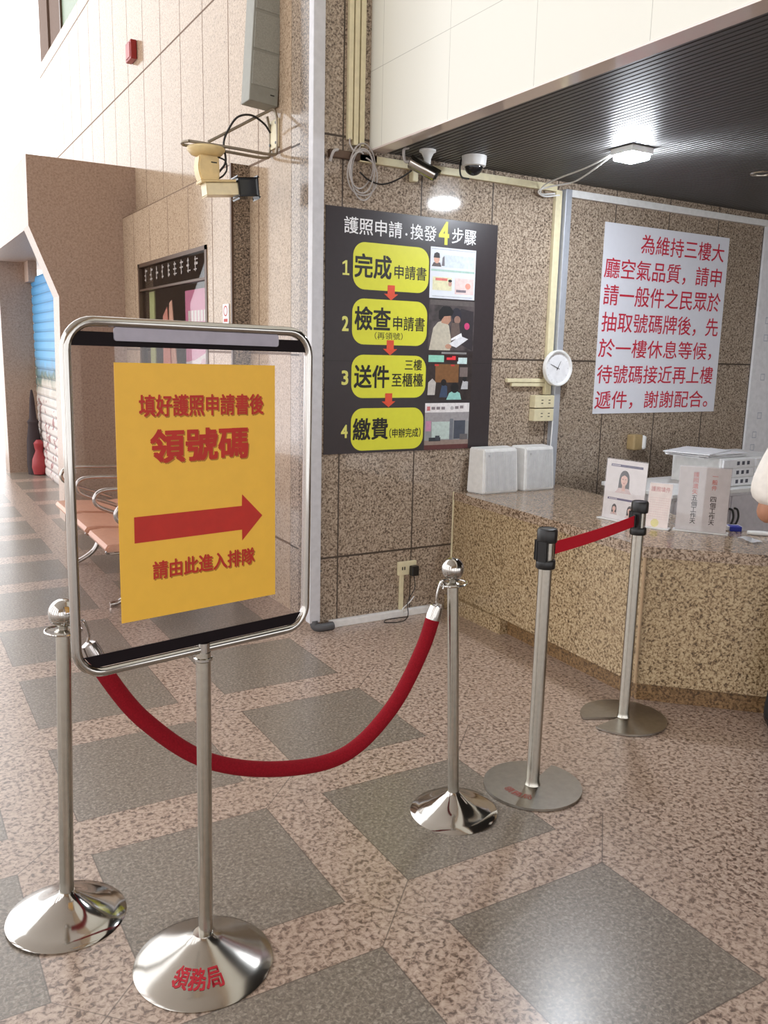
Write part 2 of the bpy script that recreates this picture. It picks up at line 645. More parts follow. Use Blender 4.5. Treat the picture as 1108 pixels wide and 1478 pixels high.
# ------------------------------------------------ portal pier and arcade at the far end of the left wall
PYN = 8.10
b = BM()
prism(b, [(XW + 0.05, PYN, 0), (XW + 0.05, PYN, 3.19), (1.205, PYN, 3.19), (1.197, PYN, 2.61), (1.42, PYN, 2.03), (1.385, PYN, 0)], (0, 0.28, 0))
for f in b.faces:
    f.material_index = 0
o = struct('wall_portal', b, [M_pier, M_pale], None, 'taupe portal wall with a chamfered opening edge', 'wall')
for p in o.data.polygons:
    if abs(p.normal.y) < 0.5:
        p.material_index = 1  # side faces paler than the front: light from the left put into the colour
b = BM(); box(b, 1.204, XP + 0.3, PYN + 0.28, 12.6, 2.60, 3.19)
struct('trim_4', b, M_pale, None, 'pale beam running back above the arcade', 'beam')
b = BM(); box(b, 1.345, 1.72, 11.62, 12.0, 0.0, 2.60)
struct('wall_arcade', b, M_pier, None, 'grey taupe pillar wall at the end of the arcade', 'wall')
b = BM(); box(b, 1.64, 1.74, 11.3, 11.62, 2.36, 2.60)
struct('trim_5', b, M_pale, None, 'pale block above the end of the roller shutter', 'beam')


def mural_mat():
    m, nt, bs = new_mat('shutter_mural')
    N = Nodes(nt)
    vec, x, y, z = N.coords()
    n1 = nt.nodes.new('ShaderNodeTexNoise'); n1.inputs['Scale'].default_value = 4.0; n1.inputs['Detail'].default_value = 4
    nt.links.new(vec, n1.inputs['Vector'])
    n2 = nt.nodes.new('ShaderNodeTexNoise'); n2.inputs['Scale'].default_value = 9.0
    nt.links.new(vec, n2.inputs['Vector'])
    zz = N.m('MULTIPLY_ADD', N.m('SUBTRACT', n1.outputs['Fac'], 0.5), 0.55, z)
    rp = nt.nodes.new('ShaderNodeValToRGB')
    cr = rp.color_ramp
    st = [(0.0, (216, 206, 200)), (0.40, (224, 216, 210)), (0.47, (196, 190, 176)), (0.52, (96, 120, 112)), (0.56, (120, 160, 190)), (0.62, (112, 178, 222)), (1.0, (78, 158, 214))]
    while len(cr.elements) < len(st):
        cr.elements.new(0.5)
    for e, (p, c) in zip(cr.elements, st):
        e.position = p; e.color = srgb(*c)
    nt.links.new(N.m('DIVIDE', zz, 2.4), rp.inputs['Fac'])
    red = N.m('MULTIPLY', N.m('GREATER_THAN', n2.outputs['Fac'], 0.60), N.m('LESS_THAN', z, 0.95))
    col = N.mix(N.m('MULTIPLY', red, 0.8), rp.outputs['Color'], srgb(150, 70, 70))
    slat = N.near(z, 0.0, 0.11, 0.006)
    col = N.mix(N.m('MULTIPLY', slat, 0.45), col, srgb(50, 70, 100))
    nt.links.new(col, bs.inputs['Base Color'])
    bs.inputs['Roughness'].default_value = 0.5
    return m


b = BM()
for i in range(22):                   # slightly bowed slats
    z0 = i * 0.11
    prism(b, [(1.72, PYN + 0.3, z0), (1.708, PYN + 0.3, z0 + 0.03), (1.708, PYN + 0.3, z0 + 0.08), (1.72, PYN + 0.3, z0 + 0.11), (1.75, PYN + 0.3, z0 + 0.11), (1.75, PYN + 0.3, z0)], (0, 11.6 - PYN - 0.3, 0))
struct('door_1', b, mural_mat(), None, 'blue roller shutter painted with a landscape mural', 'roller shutter')

# ------------------------------------------------ upper storey at the top of the left wall
b = BM(); box(b, XW + 0.02, XW + 0.4, 12.14, 12.72, 5.22, 7.6)
struct('trim_6', b, plain('brown_upper_stone', (112, 92, 80), 0.6, spec=0.1), None, 'taupe upper storey pillar at the far wall end', 'pillar')
b = BM(); box(b, XW + 0.04, XW + 0.4, 11.42, 12.08, 5.22, 6.1)
struct('trim_7', b, plain('brown_upper_stone', (112, 92, 80), 0.6, spec=0.1), None, 'taupe block beside the upper green window', 'pillar')
b = BM()
for a in (8.4, 9.9, 11.36):
    box(b, XW + 0.03, XW + 0.10, a, a + 0.05, 5.22, 7.4)
box(b, XW + 0.03, XW + 0.10, 8.4, 11.41, 7.34, 7.4)
win2 = struct('window_2', b, M_bronze, None, 'upper storey window of pale green glass', 'window')
b = BM(); box(b, XW + 0.055, XW + 0.065, 8.45, 11.36, 5.22, 7.34)
obj('glass_pane', b, M_green, win2)

# ------------------------------------------------ soffit, fascia and right part
b = BM()
x = 2.50
pts = []
nrib = 190
pitch = 0.034
for i in range(nrib):
    xa = x + i * pitch
    pts += [(xa, ZS), (xa + 0.024, ZS), (xa + 0.026, ZS + 0.012), (xa + 0.032, ZS + 0.012)]
pts.append((x + nrib * pitch, ZS))
va = [b.verts.new((p[0], YW, p[1])) for p in pts]
vb = [b.verts.new((p[0], -5.0, p[1])) for p in pts]
for i in range(len(pts) - 1):
    b.faces.new((va[i], va[i + 1], vb[i + 1], vb[i]))
tl, tr = b.verts.new((x, YW, 2.9)), b.verts.new((x + nrib * pitch, YW, 2.9))
tl2, tr2 = b.verts.new((x, -5.0, 2.9)), b.verts.new((x + nrib * pitch, -5.0, 2.9))
b.faces.new((tl, tr, tr2, tl2)); b.faces.new((va[0], tl, tl2, vb[0])); b.faces.new((va[-1], tr, tr2, vb[-1]))
struct('ceiling', b, M_soffit, None, 'dark ribbed soffit ceiling over the counter', 'ceiling')


def fascia_mat():
    m, nt, bs = new_mat('white_fascia_panels')
    N = Nodes(nt)
    vec, x, y, z = N.coords()
    mask = N.m('MAXIMUM', N.near(y, 3.55, 0.62, 0.0015), N.near(z, 3.09, 0.9, 0.0015))
    col = N.mix(N.m('MULTIPLY', mask, 0.5), srgb(232, 232, 222), srgb(130, 130, 120))
    nt.links.new(col, bs.inputs['Base Color'])
    bs.inputs['Roughness'].default_value = 0.22
    bs.inputs['Specular IOR Level'].default_value = 0.25
    return m


b = BM(); box(b, 2.405, 2.50, -5.0, YW, ZS + 0.002, 5.25)
struct('trim_8', b, fascia_mat(), None, 'tall white panelled fascia above the counter bay', 'fascia')
b = BM(); box(b, 2.402, 2.498, -5.0, YW, ZS - 0.006, ZS + 0.002)
struct('trim_9', b, plain('polished_pink_metal', (226, 212, 206), 0.10, 0.12, 0.01), None, 'polished pinkish lip under the white fascia', 'fascia lip')
b = BM(); box(b, 8.9, 9.0, -5.0, YW, 0.0, 3.0)
struct('wall_right', b, M_wall, None, 'granite wall closing the counter bay', 'wall')

# ------------------------------------------------ rest of the hall, out of view; front wall, ceiling and pillars shape the light
b = BM(); box(b, -8.5, 9.0, -6.2, -6.0, 4.2, 9.5)  # unseen wall, added for reflections; its openings let front light onto the sign
for xx in (-8.5, -5.0, -1.5, 2.0, 5.5):
    box(b, xx, xx + 0.5, -6.2, -6.0, 0.0, 4.2)
struct('wall_front_unseen', b, M_left, None, 'unseen pale granite wall added across the hall to shape light', 'wall')
b = BM(); box(b, -8.5, 9.0, -6.2, 10.5, 9.5, 9.7)  # unseen ceiling, added to darken what the chrome reflects from above
struct('ceiling_hall_unseen', b, plain('hall_ceiling_paint', (206, 202, 196), 0.7), None, 'unseen high pale hall ceiling added to darken overhead light', 'ceiling')
b = BM(); box(b, 2.46, 9.0, -5.0, YW + 0.4, 5.25, 9.5)
struct('wall_upper', b, M_left, None, 'upper granite wall above the white fascia', 'wall')
for i, yy in enumerate((-5.4, -2.2, 1.0, 4.2, 7.4)):  # unseen pillars, added to vary the chrome reflections
    b = BM(); box(b, -8.4, -7.8, yy, yy + 0.6, 0.0, 9.5)
    struct('trim_%d' % (10 + i), b, M_pier, None, 'unseen taupe pillar added on the open side for chrome reflections', 'pillar')

# ================================================================== THE COUNTER
ZC = 0.757
CT = [(3.05, YW - 0.004), (2.965, 2.65), (3.62, 2.015), (4.10, 2.30), (3.62, 2.80), (3.80, 3.30), (3.90, YW - 0.004)]


def inset(pts, d):
    """offset only the customer-side edges inwards"""
    a = pts[:]
    a[0] = (pts[0][0] + d, pts[0][1]); a[1] = (pts[1][0] + d, pts[1][1] + d * 0.41); a[2] = (pts[2][0] + d * .7, pts[2][1] + d * .7)
    return a


counter = thing('counter', 'angled yellow granite service counter with brown polished top', 'counter', (3.3, 3.2, 0))
b = BM(); prism(b, [(x, y, 0.095) for x, y in inset(CT, 0.006)], (0, 0, ZC - 0.095 - 0.05))
obj('body', b, M_counter, counter)
b = BM(); prism(b, [(x, y, ZC - 0.05) for x, y in CT], (0, 0, 0.05))
bmesh.ops.bevel(b, geom=[e for e in b.edges if abs(e.verts[0].co.z - ZC) < 1e-4 and abs(e.verts[1].co.z - ZC) < 1e-4], offset=0.004, segments=2, affect='EDGES')
obj('countertop', b, M_top, counter)
b = BM(); prism(b, [(x, y, 0.0) for x, y in inset(CT, 0.045)], (0, 0, 0.095))
obj('kick_base', b, M_kick, counter)
b = BM(); box(b, 3.012, 3.09, 3.72, YW - 0.004, 0.0, 0.094)
obj('kick_panel', b, M_counter, counter)
b = BM(); tube(b, [(2.966, 2.643, 0.1), (2.966, 2.643, ZC - 0.05)], 0.008, 8)
obj('corner_bead', b, plain('pale_stone_bead', (178, 152, 120), 0.3), counter, True)
b = BM(); tube(b, [(3.052, YW - 0.008, 0.1), (3.052, YW - 0.008, ZC)], 0.006, 8)
obj('wall_bead', b, M_beige, counter, True)

# ================================================================== ROPE STANCHIONS AND ROPE
def stanchion(label, x, y, H, R, lean, ang):
    """lean: top shift in metres toward direction ang"""
    t = thing('rope_stanchion', label, 'stanchion', (x, y, 0), 'chrome rope stanchions')
    b = BM()
    lathe(b, [(0, 0.0), (R, 0.0), (R + .001, 0.004), (R - .004, 0.009), (R * .80, 0.017), (R * .58, 0.030), (R * .40, 0.046), (R * .26, 0.062), (0.026, 0.074), (0.021, 0.082), (0, 0.083)], (x, y, 0), 64)
    obj('base', b, M_chrome, t, True)
    b = BM(); lathe(b, [(0, 0.08), (0.0195, 0.08), (0.0195, H - 0.098), (0.023, H - 0.095), (0.023, H - 0.089), (0.012, H - 0.084), (0.012, H - 0.07), (0, H - 0.07)], (x, y, 0), 32)
    obj('pole', b, M_steel, t, True)
    b = BM()
    ring = [(x + 0.047 * math.cos(2 * PI * i / 40), y + 0.047 * math.sin(2 * PI * i / 40), H - 0.088) for i in range(40)]
    tube(b, ring, 0.0032, 8, True)
    for k in range(3):
        a = 2 * PI * k / 3 + 0.5
        tube(b, [(x + 0.01 * math.cos(a), y + 0.01 * math.sin(a), H - 0.088), (x + 0.046 * math.cos(a), y + 0.046 * math.sin(a), H - 0.088)], 0.003, 6)
    obj('hook_ring', b, M_chrome, t, True)
    b = BM()
    bmesh.ops.create_uvsphere(b, u_segments=40, v_segments=24, radius=0.0385, matrix=Matrix.Translation((x, y, H - 0.0385)))
    obj('ball_finial', b, M_chrome, t, True)
    ax = Vector((-math.sin(ang), math.cos(ang), 0))
    t.rotation_mode = 'QUATERNION'
    t.rotation_quaternion = Matrix.Rotation(math.atan2(lean, H), 4, ax).to_quaternion()
    return t


S1, S3 = (0.349, 2.308), (1.651, 2.249)
dirv = math.atan2(S3[1] - S1[1], S3[0] - S1[0])
stanchion('chrome ball topped rope stanchion behind the yellow arrow sign frame', S1[0], S1[1], 0.937, 0.163, 0.030, dirv)
stanchion('chrome ball topped rope stanchion in front of the granite counter', S3[0], S3[1], 0.935, 0.155, 0.044, dirv + PI)

A = Vector((S1[0] + 0.085, S1[1] + 0.01, 0.815)); Bp = Vector((S3[0] - 0.095, S3[1] + 0.006, 0.790))
rope = thing('velvet_rope', 'dark red velvet rope sagging between the two rope stanchions', 'rope', tuple((A + Bp) / 2))
ctrl = [A, (0.490, 2.31, 0.690), (0.590, 2.31, 0.540), (0.760, 2.30, 0.387), (0.985, 2.29, 0.306), (1.215, 2.275, 0.305), (1.385, 2.265, 0.432), (1.500, 2.26, 0.622), Bp]
path = smooth_path(ctrl, 10)
cut = path[4:-3]
b = BM(); tube(b, cut, 0.0245, 16)
obj('rope_body', b, M_rope, rope, True)
for e0, e1, hx, st in ((cut[0], path[0], 1, S1), (cut[-1], path[-1], -1, S3)):
    d = (e1 - e0).normalized()
    b = BM()
    tube(b, [e0 - d * 0.012, e0 + d * 0.004, e0 + d * 0.034, e0 + d * 0.04], [0.025, 0.0255, 0.0215, 0.008], 16)
    fe = obj('ferrule', b, M_chrome, rope, True)
    tipv = e0 + d * 0.04
    hook = Vector((st[0] + hx * 0.078, st[1], 0.862)) if hx > 0 else Vector((st[0] - 0.088, st[1], 0.852))
    b = BM()
    tube(b, smooth_path([tipv, tipv.lerp(hook, .35) + Vector((hx * .008, 0, 0)), tipv.lerp(hook, .75) + Vector((hx * .006, 0, 0.006)), hook + Vector((0, 0, 0.008)), hook + Vector((-hx * .012, 0, -0.002)), hook + Vector((-hx * 0.006, 0, -0.02))], 6), 0.0042, 8)
    hk = obj('snap_hook', b, M_chrome, rope, True)

# ================================================================== SIGN ON A POST
SP = Vector((0.629, 1.943, 0))
th = math.radians(11.0); ln = math.radians(0.45)
s0 = Vector((math.cos(th), math.sin(th), 0)); up = Vector((0, 0, 1))
su = s0 * math.cos(ln) - up * math.sin(ln); sv = up * math.cos(ln) + s0 * math.sin(ln)
spl = Plane(SP, su, sv)
sign = thing('sign_stand', 'post mounted clear sign frame with yellow sheet and red arrow', 'sign stand', tuple(SP))
b = BM()
base_prof = [(0, 0.0), (0.181, 0.0), (0.182, 0.004), (0.178, 0.008), (0.150, 0.021), (0.115, 0.036), (0.080, 0.054), (0.050, 0.071), (0.030, 0.083), (0.026, 0.090), (0, 0.091)]
lathe(b, base_prof, tuple(SP), 72)
sbase = obj('base', b, plain('spun_steel_base', (184, 180, 173), 0.18, 1.0, 0.03, 14), sign, True)


def ztop(r, prof):
    for (r0, z0), (r1, z1) in zip(prof[1:], prof[2:]):
        if r1 <= r <= r0:
            return z0 + (z1 - z0) * (r0 - r) / max(1e-6, r0 - r1)
    return prof[1][1]


def base_text(s, c, prof, r_mid, h, w, ang, name, parent, mat, bold=0.02):
    """lettering wrapped on a turned base, reading from outside"""
    vs, fs = glyphs(s, 0.0)
    x0, x1 = min(v.x for v in vs), max(v.x for v in vs)
    yb0, yb1 = min(v.y for v in vs), max(v.y for v in vs)
    b = BM()
    for ex, ey in ((-bold, -bold), (bold, -bold), (bold, bold), (-bold, bold)) if bold > 0 else ((0, 0),):
        nv = []
        for v in vs:
            a = ((v.x - x0) / (x1 - x0) - 0.5 + ex * h / w) * w
            r = r_mid + ((v.y - yb0) / (yb1 - yb0) - 0.5 + ey) * -h
            t = ang + a / r_mid
            nv.append(b.verts.new((c[0] + r * math.cos(t), c[1] + r * math.sin(t), ztop(r, prof) + 0.0012 + ex * 0.001)))
        for f in fs:
            try: b.faces.new([nv[i] for i in f])
            except ValueError: pass
    return flat(name, b, mat, parent)


base_text('領務局', SP, base_prof, 0.112, 0.050, 0.124, math.atan2(-SP.y, -SP.x) - 0.16, 'lettering', sbase, plain('red_base_ink', (178, 26, 44), 0.5))
b = BM()
tube(b, [spl.p(0.007, 0.086), spl.p(0.007, 0.862)], 0.0185, 24)
obj('pole', b, M_steel, sign, True)
b = BM()
tube(b, [spl.p(0.007, 0.838), spl.p(0.007, 0.842), spl.p(0.007, 0.848), spl.p(0.007, 0.850)], [0.0185, 0.0235, 0.0235, 0.0185], 24)
tube(b, [spl.p(0.007, 0.85), spl.p(0.007, 0.887)], 0.0165, 24)
obj('collar', b, M_chrome, sign, True)
b = BM()
tube(b, [spl.p(a, c_) for a, c_ in rounded_rect(-0.309, 0.318, 0.871, 1.651, 0.062, 8)], 0.0115, 14, True)
obj('tube_frame', b, M_chrome, sign, True)
b = BM()
ptsA = [spl.p(a, c_, -0.003) for a, c_ in rounded_rect(-0.303, 0.312, 0.877, 1.645, 0.058, 8)]
prism(b, ptsA, spl.n * 0.004)
obj('acrylic_panel', b, M_acrylic, sign)
b = BM(); prism(b, [spl.p(a, c_, 0.002) for a, c_ in [(-0.298, 1.600), (0.307, 1.600), (0.298, 1.630), (-0.290, 1.630)]], spl.n * 0.002)
obj('top_strip', b, M_strip, sign)
b = BM(); prism(b, [spl.p(a, c_, 0.002) for a, c_ in [(-0.270, 0.884), (0.278, 0.884), (0.300, 0.913), (-0.294, 0.913)]], spl.n * 0.002)
obj('bottom_strip', b, M_strip, sign)
b = BM(); prism(b, [spl.p(a, c_, 0.004) for a, c_ in rounded_rect(-0.205, 0.221, 1.612, 1.641, 0.006, 3)], spl.n * 0.004)
obj('title_plate', b, M_plate, sign)
b = BM(); prism(b, [spl.p(a, c_, 0.0025) for a, c_ in [(-0.2035, 0.976), (0.218, 0.976), (0.213, 1.566), (-0.2055, 1.566)]], spl.n * 0.001)
sheet = obj('notice_sheet', b, M_yellow, sign)
D = 0.0042
for s, bxs, bd in (('填好護照申請書後', (-0.1502, 0.1797, 1.4462, 1.4965), 0.02), ('領號碼', (-0.1251, 0.1357, 1.3396, 1.4186), 0.03), ('請由此進入排隊', (-0.1251, 0.154, 1.0674, 1.1110), 0.02)):
    sh = (bxs[0] + 0.003, bxs[1] + 0.003, bxs[2] - 0.003, bxs[3] - 0.003)
    text('letter_shadow_print', s, spl, sh, M_signshadow, sheet, D - 0.0004, bd)
    text('lettering', s, spl, bxs, M_signred, sheet, D, bd)
b = BM()
patch(b, spl, [(-0.168, 1.1596), (0.117, 1.1598), (0.1175, 1.132), (0.1769, 1.1905), (0.1172, 1.2495), (0.1165, 1.2204), (-0.168, 1.2204)], D)
flat('arrow', b, M_signred, sheet)

# ================================================================== BELT BARRIERS
def belt_post(label, x, y, R, notch, head_dir, with_text):
    t = thing('belt_stanchion', label, 'stanchion', (x, y, 0), 'steel belt barrier posts')
    a0, a1 = notch[1], notch[0] + 2 * PI
    b = BM()
    n = 72
    prof_r, zt = R, 0.012
    top, bot = [], []
    pts2 = [(x + 0.022 * math.cos((a0 + a1) / 2 - PI), y + 0.022 * math.sin((a0 + a1) / 2 - PI))]
    pts2 += [(x + R * math.cos(a0 + (a1 - a0) * i / n), y + R * math.sin(a0 + (a1 - a0) * i / n)) for i in range(n + 1)]
    prism(b, [(p[0], p[1], 0.002) for p in pts2], (0, 0, 0.009))
    base = obj('base', b, M_disc, t)
    if with_text:
        base_text('領務局', (x, y), [(0, 0), (R, 0.011), (0.01, 0.011), (0, 0.011)], 0.105, 0.034, 0.115, math.atan2(-y, -x) - 0.55, 'lettering', base, plain('worn_red_ink', (168, 74, 66), 0.5), 0.0)
    b = BM(); lathe(b, [(0, 0.008), (0.030, 0.010), (0.0262, 0.018), (0.0245, 0.03), (0.0245, 0.86), (0, 0.86)], (x, y, 0), 36)
    obj('pole', b, M_steel, t, True)
    b = BM(); lathe(b, [(0, 0.853), (0.033, 0.853), (0.035, 0.856), (0.035, 0.882), (0.033, 0.885), (0, 0.885)], (x, y, 0), 36)
    obj('collar', b, M_black, t, True)
    b = BM(); lathe(b, [(0, 0.884), (0.0265, 0.884), (0.0265, 0.952), (0, 0.952)], (x, y, 0), 36)
    obj('head_tube', b, M_steel, t, True)
    u = Vector((math.cos(head_dir), math.sin(head_dir), 0)); w = Vector((-u.y, u.x, 0))
    b = BM()
    for q in (u, -u, w):
        q2 = Vector((-q.y, q.x, 0))
        obox(b, Vector((x, y, 0.918)) + q * 0.0285, q * 0.0085, q2 * 0.017, (0, 0, 0.034), 0.003)
    obj('belt_slot', b, M_black, t)
    b = BM(); lathe(b, [(0, 0.950), (0.035, 0.950), (0.0365, 0.954), (0.0365, 0.992), (0.033, 0.999), (0.030, 1.0), (0.028, 0.998), (0, 0.998)], (x, y, 0), 40)
    obj('cap', b, M_black, t, True)
    return t


P4, P5 = Vector((2.019, 2.254, 0)), Vector((2.789, 2.537, 0))
bd_ = math.atan2(P5.y - P4.y, P5.x - P4.x)
belt_post('steel belt post nearer the rope stanchion, flat round base lettered red', P4.x, P4.y, 0.184, (0.45, 0.95), bd_, True)
belt_post('steel belt post close to the front corner of the granite counter', P5.x, P5.y, 0.190, (2.75, 3.25), bd_, False)
belt = thing('barrier_belt', 'bright red retractable belt stretched between the two belt posts', 'barrier belt', tuple((P4 + P5) / 2 + Vector((0, 0, 0.92))))
u = (P5 - P4).normalized(); w = Vector((-u.y, u.x, 0))
a, c_ = P4 + u * 0.038, P5 - u * 0.038
b = BM()
nseg = 12
for i in range(nseg):
    p, q = a.lerp(c_, i / nseg), a.lerp(c_, (i + 1) / nseg)
    sg = lambda t: -0.006 * math.sin(PI * t)
    za, zb = 0.918 + sg(i / nseg), 0.918 + sg((i + 1) / nseg)
    prism(b, [p + Vector((0, 0, za - 0.024)), q + Vector((0, 0, zb - 0.024)), q + Vector((0, 0, zb + 0.024)), p + Vector((0, 0, za + 0.024))], w * 0.0016)
bmesh.ops.remove_doubles(b, verts=b.verts[:], dist=1e-5)
obj('webbing', b, M_belt, belt)
b = BM(); obox(b, c_ + Vector((0, 0, 0.917)) - u * 0.004 + w * 0.0008, u * 0.008, w * 0.005, (0, 0, 0.029), 0.002)
obj('belt_clip', b, M_black, belt)

# ================================================================== FOUR STEPS POSTER
PO = (2.141, YW - 0.006, 1.027)
pp = Plane(PO, (1, 0, 0), (0, 0, 1))
poster = thing('wall_poster', 'charcoal poster of four numbered yellow steps with photographs', 'poster', (2.72, YW, 1.70))
b = BM(); box(b, PO[0], PO[0] + 1.165, YW - 0.006, YW - 0.001, PO[2], PO[2] + 1.353)
obj('poster_sheet', b, M_poster, poster)
W_ = plain('white_print', (240, 240, 240), 0.45)
text('title_lettering', '護照申請', pp, (0.1103, 0.4827, 1.2178, 1.3064), W_, poster, bold=0.008)
text('title_lettering', '．', pp, (0.505, 0.519, 1.237, 1.251), W_, poster)
text('title_lettering', '換發', pp, (0.5392, 0.7179, 1.2198, 1.3055), W_, poster, bold=0.008)
text('title_lettering', '4', pp, (0.7343, 0.8078, 1.208, 1.3389), M_lime, poster, bold=0.03)
text('title_lettering', '步驟', pp, (0.8278, 1.004, 1.2206, 1.3109), W_, poster, bold=0.008)
steps = [
    ('1', (0.1025, 0.1482, 0.995, 1.0739), (0.170, 0.6726, 0.9237, 1.1795), [('完成', (0.1791, 0.4194, 0.9863, 1.1182), .02), ('申請書', (0.4383, 0.6564, 0.9947, 1.0711), .01)]),
    ('2', (0.1049, 0.1477, 0.691, 0.7739), (0.1695, 0.6715, 0.6207, 0.8746), [('檢查', (0.1844, 0.4215, 0.6987, 0.8316), .02), ('申請書', (0.4381, 0.6547, 0.7047, 0.786), .01), ('（再領號）', (0.3169, 0.5048, 0.6516, 0.6929), .0)]),
    ('3', (0.1071, 0.1504, 0.3919, 0.4737), (0.1703, 0.674, 0.3181, 0.5634), [('送件', (0.1857, 0.4208, 0.3744, 0.5065), .02), ('三樓', (0.5251, 0.6442, 0.4782, 0.5421), .01), ('至櫃檯', (0.4374, 0.6552, 0.3817, 0.4618), .01)]),
    ('4', (0.1083, 0.152, 0.0909, 0.1673), (0.1721, 0.6672, 0.014, 0.2596), [('繳費', (0.184, 0.4204, 0.0751, 0.2028), .02), ('（申辦完成）', (0.4298, 0.6496, 0.0819, 0.1387), .01)])]
for num, nb, pb, tx in steps:
    if num == '1':
        a0, a1, b0, b1 = nb; w_ = a1 - a0; h_ = b1 - b0
        b = BM(); patch(b, pp, [(a0 + w_ * p, b0 + h_ * q) for p, q in ((.05, 0), (.98, 0), (.98, .13), (.68, .13), (.68, 1), (.44, 1), (.02, .84), (.02, .70), (.40, .80), (.40, .13), (.05, .13))], 0.0012)
        flat('step_number', b, plain('pale_lime_print', (226, 224, 120), 0.45), poster)
    else:
        text('step_number', num, pp, nb, plain('pale_lime_print', (226, 224, 120), 0.45), poster, bold=0.03)
    b = BM(); patch(b, pp, rounded_rect(*pb, 0.075, 8), 0.0008)
    panel = flat('step_panel', b, M_lime, poster)
    for s, bx_, bd in tx:
        text('lettering', s, pp, bx_, M_ink, panel, 0.0016, bd)
for a0, a1, b0, b1 in ((0.3726, 0.4664, 0.8731, 0.9563), (0.3734, 0.4696, 0.5635, 0.6488), (0.3724, 0.4659, 0.2638, 0.3446)):
    m_ = (a0 + a1) / 2; hb = b0 + (b1 - b0) * 0.42
    b = BM(); patch(b, pp, [(m_, b0), (a1, hb), (m_ + 0.024, hb), (m_ + 0.024, b1), (m_ - 0.024, b1), (m_ - 0.024, hb), (a0, hb)], 0.0022)
    flat('down_arrow', b, M_arrow, poster)
b = BM(); patch(b, pp, rect(0.0, 1.165, 0.525, 0.5275), 0.0004)
flat('sheet_seam', b, M_ink, poster)


def picture(bxs, back, shapes):
    """one printed photograph: a base sheet and flat printed shapes given in 0..1"""
    a0, a1, b0, b1 = bxs
    b = BM(); patch(b, pp, rect(*bxs), 0.0006)
    ph = flat('photo_print', b, back, poster)
    for k, (nm, poly, col) in enumerate(shapes):
        b = BM()
        patch(b, pp, [(a0 + (a1 - a0) * p, b0 + (b1 - b0) * q) for p, q in poly], 0.0008 + 0.00008 * k)
        flat(nm, b, plain('print_%d_%d_%d' % col, col, 0.45, 0, 0.1, 60), ph)


picture((0.6818, 1.0086, 0.902, 1.1924), plain('form_print', (226, 230, 238), 0.45, 0, 0.03, 25), [
    ('printed_rule', rect(0.02, 0.98, 0.955, 0.972), (190, 196, 206)), ('printed_band', rect(0.28, 0.97, 0.62, 0.86), (212, 222, 230)),
    ('printed_band', rect(0.02, 0.98, 0.53, 0.57), (176, 206, 196)), ('portrait_shirt', [(0.03, 0.62), (0.24, 0.62), (0.21, 0.70), (0.07, 0.70)], (96, 84, 84)),
    ('portrait_face', ell(0.135, 0.765, 0.062, 0.085), (222, 172, 150)), ('portrait_hair', [(0.065, 0.79), (0.205, 0.79), (0.19, 0.88), (0.135, 0.90), (0.08, 0.87)], (44, 38, 40)),
    ('portrait_shirt', [(0.245, 0.64), (0.31, 0.64), (0.30, 0.84), (0.26, 0.80)], (120, 116, 122)), ('printed_panel', rect(0.06, 0.48, 0.16, 0.42), (226, 222, 184)),
    ('printed_panel', rect(0.55, 0.97, 0.10, 0.42), (234, 210, 206)), ('printed_title', rect(0.12, 0.38, 0.35, 0.40), (222, 120, 110)),
    ('portrait_face', ell(0.44, 0.30, 0.04, 0.055), (206, 160, 142)), ('portrait_hair', ell(0.44, 0.355, 0.042, 0.028), (44, 40, 42)),
    ('printed_panel', ell(0.84, 0.27, 0.06, 0.06), (238, 160, 140)), ('printed_title', rect(0.58, 0.80, 0.14, 0.19), (128, 118, 126)),
    ('printed_rule', rect(0.06, 0.95, 0.03, 0.05), (196, 200, 206))])
picture((0.6831, 1.0146, 0.5998, 0.8928), plain('dim_hall_print', (74, 66, 66), 0.45, 0, 0.5, 22), [
    ('ceiling_glow', rect(0.02, 0.98, 0.9, 1.0), (96, 88, 86)), ('far_crowd', [(0.55, 0.2), (0.98, 0.0), (0.98, 0.8), (0.7, 0.85), (0.52, 0.6)], (52, 46, 50)),
    ('second_head', ell(0.60, 0.72, 0.11, 0.14), (44, 42, 52)), ('second_face', ell(0.62, 0.62, 0.07, 0.08), (150, 118, 104)), ('second_body', [(0.48, 0.2), (0.72, 0.2), (0.66, 0.56), (0.50, 0.56)], (104, 88, 82)),
    ('pink_top', ell(0.84, 0.50, 0.06, 0.07), (206, 70, 120)), ('man_shirt', [(0.02, 0.0), (0.48, 0.0), (0.50, 0.20), (0.44, 0.50), (0.32, 0.60), (0.20, 0.56), (0.10, 0.44)], (196, 188, 170)),
    ('man_face', [(0.27, 0.55), (0.42, 0.52), (0.48, 0.60), (0.47, 0.70), (0.40, 0.76), (0.28, 0.72)], (186, 140, 116)), ('man_hair', [(0.22, 0.62), (0.27, 0.60), (0.33, 0.68), (0.50, 0.70), (0.54, 0.78), (0.45, 0.88), (0.30, 0.88), (0.21, 0.78)], (22, 20, 22)),
    ('held_paper', [(0.44, 0.12), (0.62, 0.06), (0.88, 0.24), (0.70, 0.30)], (226, 226, 230)), ('held_paper', [(0.50, 0.20), (0.74, 0.28), (0.72, 0.36), (0.50, 0.24)], (240, 240, 244)),
    ('man_hand', ell(0.44, 0.08, 0.07, 0.05), (196, 150, 126))])
